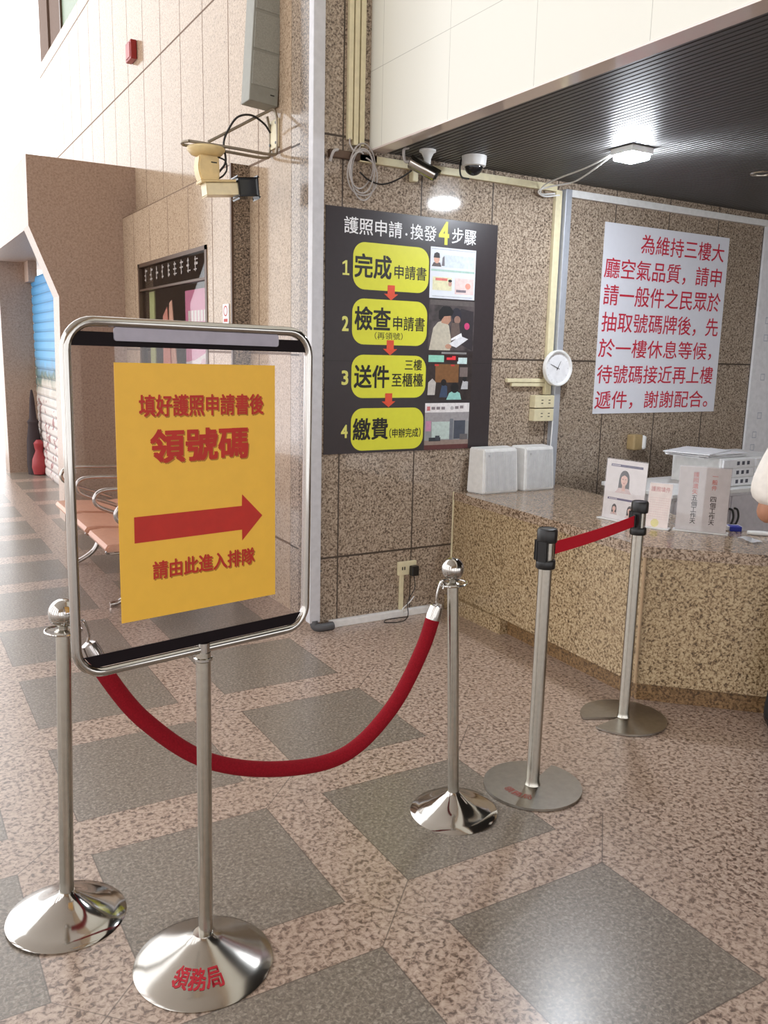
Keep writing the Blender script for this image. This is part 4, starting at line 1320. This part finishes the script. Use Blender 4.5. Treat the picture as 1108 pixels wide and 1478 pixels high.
b = BM(); tube(b, [(3.735, 2.535, ZC + .012), (3.752, 2.516, ZC + .012), (3.764, 2.503, ZC + .012)], [0.011, 0.010, 0.004], 14); obj('cap', b, M_blue, pn, True)

# low white cabinet behind the counter with papers and a drawer organiser on it
cab = thing('drawer_cabinet', 'low white drawer cabinet behind the counter with dark loop handles', 'cabinet', (4.65, 3.7, 0))
b = BM(); box(b, 4.15, 5.25, 3.52, 4.05, 0.0, 0.765, 0.004); obj('body', b, plain('pale_grey_cabinet', (214, 212, 214), 0.4), cab)
b = BM(); box(b, 4.10, 5.30, 3.48, 4.08, 0.768, 0.795, 0.004); obj('top', b, M_white, cab)
for xa, xb in ((4.17, 4.69), (4.70, 5.22)):
    b = BM(); box(b, xa, xb, 3.508, 3.522, 0.06, 0.745, 0.003); dr = obj('door', b, plain('pale_cabinet_door', (206, 202, 206), 0.4), cab)
    hx = 4.672 if xa < 4.5 else 4.722
    b = BM(); tube(b, smooth_path([(hx, 3.505, 0.665), (hx + .008, 3.485, 0.655), (hx + .014, 3.478, 0.61), (hx + .004, 3.485, 0.565), (hx - .004, 3.505, 0.555)], 6), 0.007, 8)
    obj('handle', b, M_ink, dr, True)
org = thing('drawer_organiser', 'white desktop drawer organiser with dark labels on the cabinet', 'organiser', (4.98, 3.75, 0.795))
b = BM(); box(b, 4.62, 5.28, 3.56, 3.95, 0.796, 0.985, 0.006); obj('body', b, M_white, org)
for k in range(3):
    for q in range(2):
        xa = 4.635 + q * 0.32
        b = BM(); box(b, xa, xa + 0.305, 3.548, 3.562, 0.804 + k * 0.060, 0.856 + k * 0.060, 0.003); dr = obj('drawer', b, M_paper, org)
        for j in range(3):
            b = BM(); box(b, xa + 0.13 + j * .05, xa + 0.155 + j * .05, 3.5465, 3.549, 0.818 + k * .06, 0.842 + k * .06)
            obj('label', b, plain('label_grey', (84, 84, 96), 0.5), dr)
b = BM()
random.seed(9)
stack_m = []
for k, (dx, dy, rz) in enumerate(((0, 0, .05), (.02, .01, -.10), (-.03, .0, .22), (.01, -.02, .0), (-.06, .01, .35))):
    b = BM()
    z = 0.986 + 0.007 * k
    u_ = Vector((math.cos(rz), math.sin(rz), 0)); v_ = Vector((-u_.y, u_.x, 0))
    obox(b, (4.68 + dx, 3.74 + dy, z + 0.003), u_ * 0.21, v_ * 0.15, (0, 0, 0.003))
    tag(obj('paper_sheaf', b, M_paper), ['bottom white sheaf of papers lying flat on the drawer organiser', 'second white sheaf of papers from the bottom of the pile', 'middle white sheaf of papers skewed across the pile', 'fourth white sheaf of papers, just under the top one', 'topmost white sheaf of papers, turned most askew'][k], 'papers', 'papers on the organiser')

# ================================================================== LEFT WALL FITTINGS
al = thing('alarm_box', 'small dark red alarm box high on the pale granite wall', 'alarm', (XW, 8.0, 4.1))
b = BM(); box(b, XW - 0.055, XW - 0.001, 7.915, 8.095, 4.045, 4.20, 0.008); obj('case', b, M_redbox, al)
b = BM(); box(b, XW - 0.060, XW - 0.054, 7.94, 8.07, 4.065, 4.18, 0.003); obj('front_cover', b, plain('red_alarm_cover', (166, 46, 42), 0.35), al)

# column loudspeaker
cs = thing('column_loudspeaker', 'long grey column loudspeaker hanging on the pale granite wall', 'loudspeaker', (2.03, 4.9, 3.0))
ax = Vector((0.0385, 0, 0.55)).normalized(); sx = Vector((1, 0, 0)); sx = (sx - ax * sx.dot(ax)).normalized(); sy = Vector((0, 1, 0))
o0 = Vector((2.024, 4.90, 2.998))
def cbox(bm, s0_, s1_, t0_, t1_, d0, d1, bev=0.004):
    c = o0 + ax * (t0_ + t1_) / 2 + sx * (s0_ + s1_) / 2 + sy * (d0 + d1) / 2
    return obox(bm, c, sx * (s1_ - s0_) / 2, sy * (d1 - d0) / 2, ax * (t1_ - t0_) / 2, bev)
b = BM(); cbox(b, -0.092, 0.086, 0, 1.10, -0.03, 0.10, 0.006); obj('shell', b, M_speakerframe, cs)
tt = [(0.088, 0.268), (0.282, 0.475), (0.489, 0.69), (0.704, 0.90)]
for t0_, t1_ in tt:
    b = BM(); cbox(b, -0.082, 0.074, t0_, t1_, -0.034, -0.028, 0.003); obj('grille', b, M_speaker, cs)
b = BM(); cbox(b, 0.035, 0.060, 0.050, 0.056, -0.0315, -0.029, 0); obj('badge', b, M_ink, cs)
b = BM(); obox(b, (2.10, 4.94, 3.25), (0.03, 0, 0), (0, 0.03, 0), (0, 0, 0.05), 0.004); obj('wall_bracket', b, M_speakerframe, cs)

# bracket with the pan and tilt camera
YB = 4.93
brk = thing('camera_bracket', 'steel tube wall bracket holding the cream camera', 'wall bracket', (XW, YB, 2.86))
b = BM(); box(b, XW - 0.012, XW - 0.001, YB - 0.065, YB + 0.065, 2.775, 2.935, 0.003); obj('wall_plate', b, M_beige, brk)
b = BM()
loop = smooth_path([(1.58, YB - 0.055, 2.735), (1.85, YB - 0.055, 2.732), (2.07, YB - 0.055, 2.728), (2.106, YB - 0.055, 2.76), (2.108, YB - 0.055, 2.90), (2.09, YB - 0.05, 2.975), (2.04, YB - 0.04, 2.955), (1.88, YB - 0.03, 2.86), (1.70, YB - 0.02, 2.752)], 6)
tube(b, loop, 0.0085, 10)
loop = smooth_path([(1.58, YB + 0.055, 2.735), (1.85, YB + 0.055, 2.732), (2.07, YB + 0.055, 2.728), (2.106, YB + 0.055, 2.76), (2.106, YB + 0.05, 2.88), (2.08, YB + 0.03, 2.955)], 6)
tube(b, loop, 0.0085, 10)
tube(b, smooth_path([(1.58, YB - 0.055, 2.735), (1.555, YB, 2.735), (1.58, YB + 0.055, 2.735)], 6), 0.0085, 10)
obj('tube_arm', b, plain('grey_steel_tube', (150, 140, 124), 0.35, 0.6), brk, True)
b = BM()
for yy, zz in ((YB - .045, 2.80), (YB + .045, 2.80), (YB - .045, 2.91), (YB + .045, 2.91)):
    tube(b, [(XW - 0.02, yy, zz), (XW - 0.010, yy, zz)], 0.008, 8)
obj('bolt', b, M_dkgrey, brk)
cc = Vector((1.695, YB, 2.73))
cam_o = thing('pan_tilt_camera', 'cream pan and tilt security camera hanging from the wall bracket', 'security camera', tuple(cc))
b = BM(); lathe(b, [(0, -0.006), (0.105, -0.006), (0.108, -0.012), (0.106, -0.022), (0.085, -0.045), (0.060, -0.052), (0, -0.052)], tuple(cc), 40); obj('top_dish', b, M_cream, cam_o, True)
b = BM()
prism(b, [cc + Vector((-0.052, -0.045, -0.052)), cc + Vector((0.062, -0.045, -0.052)), cc + Vector((0.066, -0.045, -0.15)), cc + Vector((0.055, -0.045, -0.20)), cc + Vector((0.02, -0.045, -0.222)), cc + Vector((-0.025, -0.045, -0.218)), cc + Vector((-0.052, -0.045, -0.17)), cc + Vector((-0.062, -0.045, -0.12))], (0, 0.09, 0))
bmesh.ops.bevel(b, geom=b.edges[:], offset=0.008, segments=2, affect='EDGES'); obj('motor_body', b, M_cream, cam_o, True)
b = BM()
hd = Vector((0.96, -0.05, 0.10)).normalized(); hs = Vector((hd.y, -hd.x, 0)).normalized(); hu = hs.cross(hd) * -1
if hu.z < 0: hu = -hu
hc = cc + Vector((0.055, -0.075, -0.238))
obox(b, hc, hd * 0.095, hs * 0.045, hu * 0.032, 0.006); obj('housing', b, plain('ivory_camera_housing', (240, 226, 186), 0.35), cam_o)
b = BM(); obox(b, hc + hd * 0.150 + hu * 0.008, hd * 0.060, hs * 0.050, hu * 0.052, 0.012); obj('window_hood', b, plain('dark_glass_hood', (34, 36, 38), 0.08), cam_o)
b = BM(); obox(b, hc - hd * 0.02 + hu * 0.042, hd * 0.1, hs * 0.05, hu * 0.006, 0.003); obj('sun_shield', b, M_cream, cam_o)
b = BM(); obox(b, cc + Vector((0.03, -0.0465, -0.088)), (0.017, 0, 0), (0, 0.001, 0), (0, 0, 0.003)); obj('badge', b, M_ink, cam_o)
b = BM()
tube(b, smooth_path([(2.08, YB - 0.02, 2.855), (2.03, YB - 0.04, 2.895), (1.95, YB - 0.05, 2.925), (1.87, YB - 0.05, 2.905), (1.82, YB - 0.04, 2.84), (1.79, YB - 0.03, 2.76), (1.80, YB - 0.03, 2.66), (1.765, YB - 0.02, 2.60)], 8), 0.006, 8)
tube(b, smooth_path([(1.755, YB - 0.02, 2.68), (1.80, YB - 0.02, 2.665), (1.81, YB - 0.02, 2.62), (1.79, YB - 0.02, 2.585), (1.755, YB - 0.03, 2.56)], 8), 0.005, 8)
obj('lead', b, M_ink, cam_o, True)

# prints in and beside the shop window, and a painted reflection strip
wpl = Plane((XP + 0.045, 6.46, 1.36), (0, -1, 0), (0, 0, 1))
pk = thing('pink_poster', 'pink and white poster standing inside the shop window', 'poster', (XP + 0.05, 6.14, 1.3))
b = BM(); box(b, XP + 0.045, XP + 0.052, 5.84, 6.46, 1.36, 2.03); obj('poster_sheet', b, M_pinkpaper, pk)
b = BM(); patch(b, wpl, [(0, 0), (0.62, 0), (0.62, 0.25), (0.22, 0.16), (0, 0.14)], 0.001); flat('white_panel', b, M_paper, pk)
b = BM(); patch(b, wpl, ell(0.42, 0.09, 0.09, 0.085), 0.002); patch(b, wpl, ell(0.42, 0.09, 0.08, 0.075), 0.0024); flat('round_emblem', b, plain('pale_pink_print', (226, 190, 206), 0.5), pk)
b = BM()
for k in range(7):
    patch(b, wpl, rect(0.07 + k * 0.072, 0.125 + k * 0.072, 0.44, 0.52), 0.001)
for k in range(6):
    patch(b, wpl, rect(0.07 + k * 0.075, 0.12 + k * 0.075, 0.33, 0.37), 0.001)
flat('lettering', b, M_paper, pk)
lf = thing('pink_leaflets', 'salmon folded leaflets propped inside the shop window', 'leaflet', (XP + 0.06, 6.9, 1.3))
b = BM()
prism(b, [(XP + .05, 7.10, 1.30), (XP + .05, 6.86, 1.30), (XP + .05, 6.96, 1.93), (XP + .05, 7.08, 1.86)], (0.006, 0, 0)); obj('front_leaf', b, plain('salmon_paper', (236, 158, 144), 0.5), lf)
b = BM(); prism(b, [(XP + .06, 6.98, 1.30), (XP + .06, 6.72, 1.30), (XP + .06, 6.86, 1.98), (XP + .06, 6.93, 1.96)], (0.006, 0, 0)); obj('back_leaf', b, plain('pale_salmon_paper', (240, 190, 170), 0.5), lf)
b = BM(); box(b, XP + 0.05, XP + 0.06, 7.32, 7.47, 1.2, 2.07)  # green reflection in the glass, built as a coloured strip
tag(obj('green_strip', b, plain('pale_green_reflection', (200, 216, 156), 0.5)), 'narrow pale green strip painting a reflection at the far edge of the shop window', 'painted reflection')
ns = thing('wall_placard', 'small white placard with red mark beside the bronze edging', 'placard', (XP, 5.46, 1.8))
b = BM(); box(b, XP - 0.006, XP - 0.001, 5.39, 5.50, 1.765, 1.895); obj('plate', b, M_paper, ns)
qpl = Plane((XP - 0.0065, 5.50, 1.765), (0, -1, 0), (0, 0, 1))
b = BM()
o_, i_ = ell(0.052, 0.085, 0.036, 0.034, 24), ell(0.052, 0.085, 0.028, 0.026, 24)
for k in range(24):
    patch(b, qpl, [o_[k], o_[(k + 1) % 24], i_[(k + 1) % 24], i_[k]], 0.0)
patch(b, qpl, rect(0.02, 0.09, 0.015, 0.035), 0.0); flat('red_mark', b, M_signred, ns)

# bundle leaning by the shutter
bu = thing('dark_bundle', 'dark wrapped bundle with red bag beside the roller shutter', 'bundle', (1.62, 11.35, 0))
b = BM(); lathe(b, [(0, 0.0), (0.085, 0.0), (0.095, 0.15), (0.085, 0.42), (0.060, 0.62), (0.070, 0.66), (0.045, 0.70), (0.028, 0.95), (0.012, 1.05), (0, 1.06)], (1.62, 11.40, 0), 20); obj('wrapped_body', b, plain('dark_cloth', (58, 46, 48), 0.8), bu, True)
b = BM(); lathe(b, [(0, 0.0), (0.075, 0.01), (0.095, 0.10), (0.085, 0.20), (0.045, 0.30), (0.055, 0.34), (0.062, 0.40), (0.030, 0.44), (0, 0.44)], (1.66, 11.30, 0), 18); obj('red_bag', b, plain('red_bag_plastic', (160, 52, 56), 0.5), bu, True)

# ================================================================== TANDEM BENCH
bench = thing('waiting_bench', 'row of tan vinyl seats with chrome arms along the wall', 'bench', (1.35, 5.8, 0))
for ys in (5.02, 5.60, 6.18):
    b = BM()
    prof = [(1.085, 0.405), (1.075, 0.425), (1.09, 0.447), (1.16, 0.452), (1.30, 0.440), (1.46, 0.432), (1.56, 0.440), (1.57, 0.410), (1.40, 0.398), (1.20, 0.402)]
    prism(b, [(x, ys, z) for x, z in prof], (0, 0.50, 0))
    bmesh.ops.bevel(b, geom=[e for e in b.edges if abs(e.verts[0].co.y - e.verts[1].co.y) < 1e-5], offset=0.010, segments=2, affect='EDGES')
    se = obj('seat', b, M_tan, bench, True)
    b = BM()
    tube(b, smooth_path([(1.075, ys - 0.004, 0.412), (1.10, ys - 0.004, 0.396), (1.25, ys - 0.004, 0.398), (1.45, ys - 0.004, 0.395), (1.57, ys - 0.004, 0.408)], 5), 0.006, 8)
    obj('edge_rail', b, M_chrome, se, True)
    b = BM()
    prism(b, [(1.585, ys, 0.50), (1.62, ys, 0.50), (1.70, ys, 0.84), (1.675, ys, 0.85)], (0, 0.50, 0))
    bmesh.ops.bevel(b, geom=b.edges[:], offset=0.010, segments=2, affect='EDGES')
    obj('backrest', b, M_tan, bench, True)
for ya in (4.985, 5.56, 6.14, 6.72):
    b = BM()
    tube(b, smooth_path([(1.50, ya, 0.44), (1.36, ya, 0.50), (1.22, ya, 0.555), (1.15, ya, 0.595), (1.135, ya, 0.645), (1.18, ya, 0.688), (1.30, ya, 0.695), (1.52, ya, 0.685), (1.66, ya, 0.70)], 6), 0.014, 10)
    obj('armrest', b, M_chrome, bench, True)
b = BM(); box(b, 1.32, 1.40, 4.95, 6.75, 0.33, 0.385, 0.006); obj('beam', b, M_steel, bench)
for yl in (5.25, 6.45):
    b = BM()
    tube(b, smooth_path([(1.14, yl, 0.018), (1.20, yl, 0.030), (1.30, yl, 0.10), (1.35, yl, 0.22), (1.36, yl, 0.34)], 5), 0.018, 10)
    tube(b, smooth_path([(1.60, yl, 0.018), (1.54, yl, 0.030), (1.43, yl, 0.10), (1.38, yl, 0.22), (1.36, yl, 0.34)], 5), 0.018, 10)
    obj('leg', b, M_chrome, bench, True)

# ================================================================== PERSON AT THE COUNTER (mostly outside the frame)
per = thing('person', 'person in white short sleeves and black trousers at the counter', 'person', (3.36, 1.95, 0))
F = Vector((0.72, 0.69, 0)).normalized(); L = Vector((-F.y, F.x, 0)); Z = Vector((0, 0, 1))
P_ = Vector((3.385, 1.97, 0))


def skin(name, verts, edges, radii, mat, root=0, sub=2):
    me = bpy.data.meshes.new(name)
    me.from_pydata([tuple(v) for v in verts], edges, [])
    o = bpy.data.objects.new(name, me)
    COL.objects.link(o)
    md = o.modifiers.new('skin', 'SKIN'); md.use_smooth_shade = True
    for i, r in enumerate(radii):
        sv_ = me.skin_vertices[0].data[i]
        sv_.radius = r if isinstance(r, tuple) else (r, r)
        sv_.use_root = (i == root)
    sb = o.modifiers.new('sub', 'SUBSURF'); sb.levels = sub; sb.render_levels = sub
    dg = bpy.context.evaluated_depsgraph_get()
    m2 = bpy.data.meshes.new_from_object(o.evaluated_get(dg))
    m2.name = name
    bpy.data.objects.remove(o); bpy.data.meshes.remove(me)
    m2.materials.clear(); m2.materials.append(mat)
    for p in m2.polygons: p.use_smooth = True
    o = bpy.data.objects.new(name, m2)
    COL.objects.link(o)
    o.parent = per
    o.matrix_parent_inverse = Matrix.Translation(-per.location)
    return o


def at(f, l, z): return P_ + F * f + L * l + Z * z


ELB = Vector((3.106, 2.155, 0.976))
SHL = Vector((3.212, 2.100, 1.335))
WRL = Vector((3.405, 2.235, 0.985))
SHR, ELR, WRR = at(-0.01, -0.18, 1.335), at(0.02, -0.26, 1.05), at(0.24, -0.16, 0.96)
V = [at(0, 0, 0.93), at(-.01, 0, 1.08), at(-.01, 0, 1.25), at(-.01, 0, 1.38), at(0.005, 0, 1.45), at(0.03, 0, 1.52), at(0.035, 0, 1.60), at(0.03, 0, 1.655)]
E = [(0, 1), (1, 2), (2, 3), (3, 4), (4, 5), (5, 6), (6, 7)]
R = [(0.13, 0.10), (0.125, 0.095), (0.14, 0.10), (0.09, 0.07), 0.05, (0.066, 0.075), (0.076, 0.09), (0.05, 0.06)]
def chain(start, pts, rs):
    prev = start
    for p, r in zip(pts, rs):
        V.append(p); R.append(r); E.append((prev, len(V) - 1)); prev = len(V) - 1
    return prev
wl_ = chain(2, [SHL + Vector((.05, -.03, .0)), SHL, SHL.lerp(ELB, .5), SHL.lerp(ELB, .9), ELB + (WRL - ELB) * .04, ELB.lerp(WRL, .5), WRL], [0.07, 0.058, 0.052, 0.048, 0.047, 0.042, 0.030])
wr_ = chain(2, [SHR - L * -.05, SHR, SHR.lerp(ELR, .5), ELR, ELR.lerp(WRR, .5), WRR], [0.07, 0.055, 0.046, 0.042, 0.036, 0.027])
for wv, side_ in ((wl_, 1), (wr_, -1)):
    w0_ = V[wv]; dr = (F * 0.9 + Z * -0.15 + L * -0.15 * side_).normalized(); acr = L
    palm = chain(wv, [w0_ + dr * 0.05, w0_ + dr * 0.085], [(0.034, 0.016), (0.038, 0.014)])
    for k, (off, ln_) in enumerate(((0.030, 0.072), (0.010, 0.082), (-0.010, 0.076), (-0.029, 0.060))):
        s_ = w0_ + dr * 0.092 + acr * off
        chain(palm, [s_, s_ + dr * ln_ * .5 - Z * .008, s_ + dr * ln_ * .95 - Z * .026], [0.0095, 0.009, 0.0075])
    ts = w0_ + dr * 0.03 + acr * -0.034 * side_
    chain(palm - 1, [ts, ts + dr * 0.035 + acr * -0.018 * side_ - Z * .008, ts + dr * 0.06 + acr * -0.016 * side_ - Z * .016], [0.012, 0.011, 0.009])
for sgn, ft in ((1, Vector((3.250, 2.082, 0))), (-1, at(0.0, -0.13, 0))):
    hip = at(0, 0.085 * sgn, 0.88)
    kn = hip.lerp(ft + Z * 0.08, .52) + F * 0.015
    chain(0, [hip, kn, ft + Z * 0.10, ft + F * 0.06 + Z * 0.05, ft + F * 0.15 + Z * 0.035], [(0.085, 0.085), 0.058, 0.042, 0.038, 0.03])
skin('body', V, E, R, M_skin)
# face
head = at(0.035, 0, 1.575)
b = BM()
for sgn in (1, -1):
    bmesh.ops.create_uvsphere(b, u_segments=12, v_segments=8, radius=0.012, matrix=Matrix.Translation(head + F * 0.083 + L * 0.03 * sgn + Z * 0.012))
obj('eyes', b, M_ink, per, True)
b = BM(); bmesh.ops.create_cone(b, segments=10, radius1=0.016, radius2=0.006, depth=0.04, matrix=Matrix.Translation(head + F * 0.100 - Z * 0.012))
obj('nose', b, M_skin, per, True)
b = BM()
for sgn in (1, -1):
    obox(b, head + L * 0.080 * sgn, L * 0.008, F * 0.016, Z * 0.028, 0.006)
obj('ears', b, M_skin, per, True)
b = BM(); obox(b, head + F * 0.086 - Z * 0.045, F * 0.006, L * 0.022, Z * 0.005, 0.003); obj('mouth', b, plain('lips', (170, 96, 88), 0.5), per)
b = BM()
bmesh.ops.create_uvsphere(b, u_segments=24, v_segments=16, radius=1.0)
for v in b.verts:
    q = v.co.copy()
    v.co = head + F * (q.x * 0.098 - 0.018) + L * q.y * 0.094 + Z * (q.z * 0.105 + 0.035)
bmesh.ops.delete(b, geom=[v for v in b.verts if (v.co - head).dot(F) > 0.035 and (v.co - head).z < 0.06 or (v.co - head).z < -0.05], context='VERTS')
obj('hair', b, M_hair, per, True)
# clothing
sl = SHL.lerp(ELB, .93)
slr = SHR.lerp(ELR, .80)
V, E, R = [at(0, 0, 0.86), at(-.01, 0, 1.06), at(-.01, 0, 1.26), at(-.012, 0, 1.385), at(0, 0, 1.425)], [(0, 1), (1, 2), (2, 3), (3, 4)], [(0.16, 0.125), (0.15, 0.115), (0.165, 0.12), (0.09, 0.075), (0.06, 0.055)]
chain(2, [SHL + Vector((.04, -.025, .005)), SHL + Z * .004, SHL.lerp(ELB, .5) + Vector((-.022, .013, 0)), SHL.lerp(ELB, .92) + Vector((-.010, .006, 0))], [0.09, 0.088, 0.090, 0.098])
chain(2, [SHR + L * 0.04, SHR + Z * .004, slr], [0.085, 0.074, 0.062])
skin('shirt', V, E, R, M_shirt)
V, E, R = [at(0, 0, 0.98), at(0, 0, 0.86)], [(0, 1)], [(0.145, 0.11), (0.15, 0.115)]
for sgn, ft in ((1, Vector((3.250, 2.082, 0))), (-1, at(0.0, -0.13, 0))):
    hip = at(0, 0.09 * sgn, 0.80)
    kn = at(0, 0.088 * sgn, 0.88).lerp(ft + Z * 0.08, .52) + F * 0.015
    chain(1, [hip, kn, kn.lerp(ft + Z * 0.04, .6), ft + Z * 0.05], [(0.098, 0.098), 0.078, 0.078, 0.080])
skin('trousers', V, E, R, M_trouser)
for sgn, ft in ((1, Vector((3.250, 2.082, 0))), (-1, at(0.0, -0.13, 0))):
    V, E, R = [ft - F * 0.05 + Z * 0.045, ft + F * 0.05 + Z * 0.045, ft + F * 0.14 + Z * 0.036, ft + F * 0.19 + Z * 0.032], [(0, 1), (1, 2), (2, 3)], [(0.042, 0.042), (0.046, 0.042), (0.046, 0.034), (0.034, 0.026)]
    skin('shoe', V, E, R, M_black)
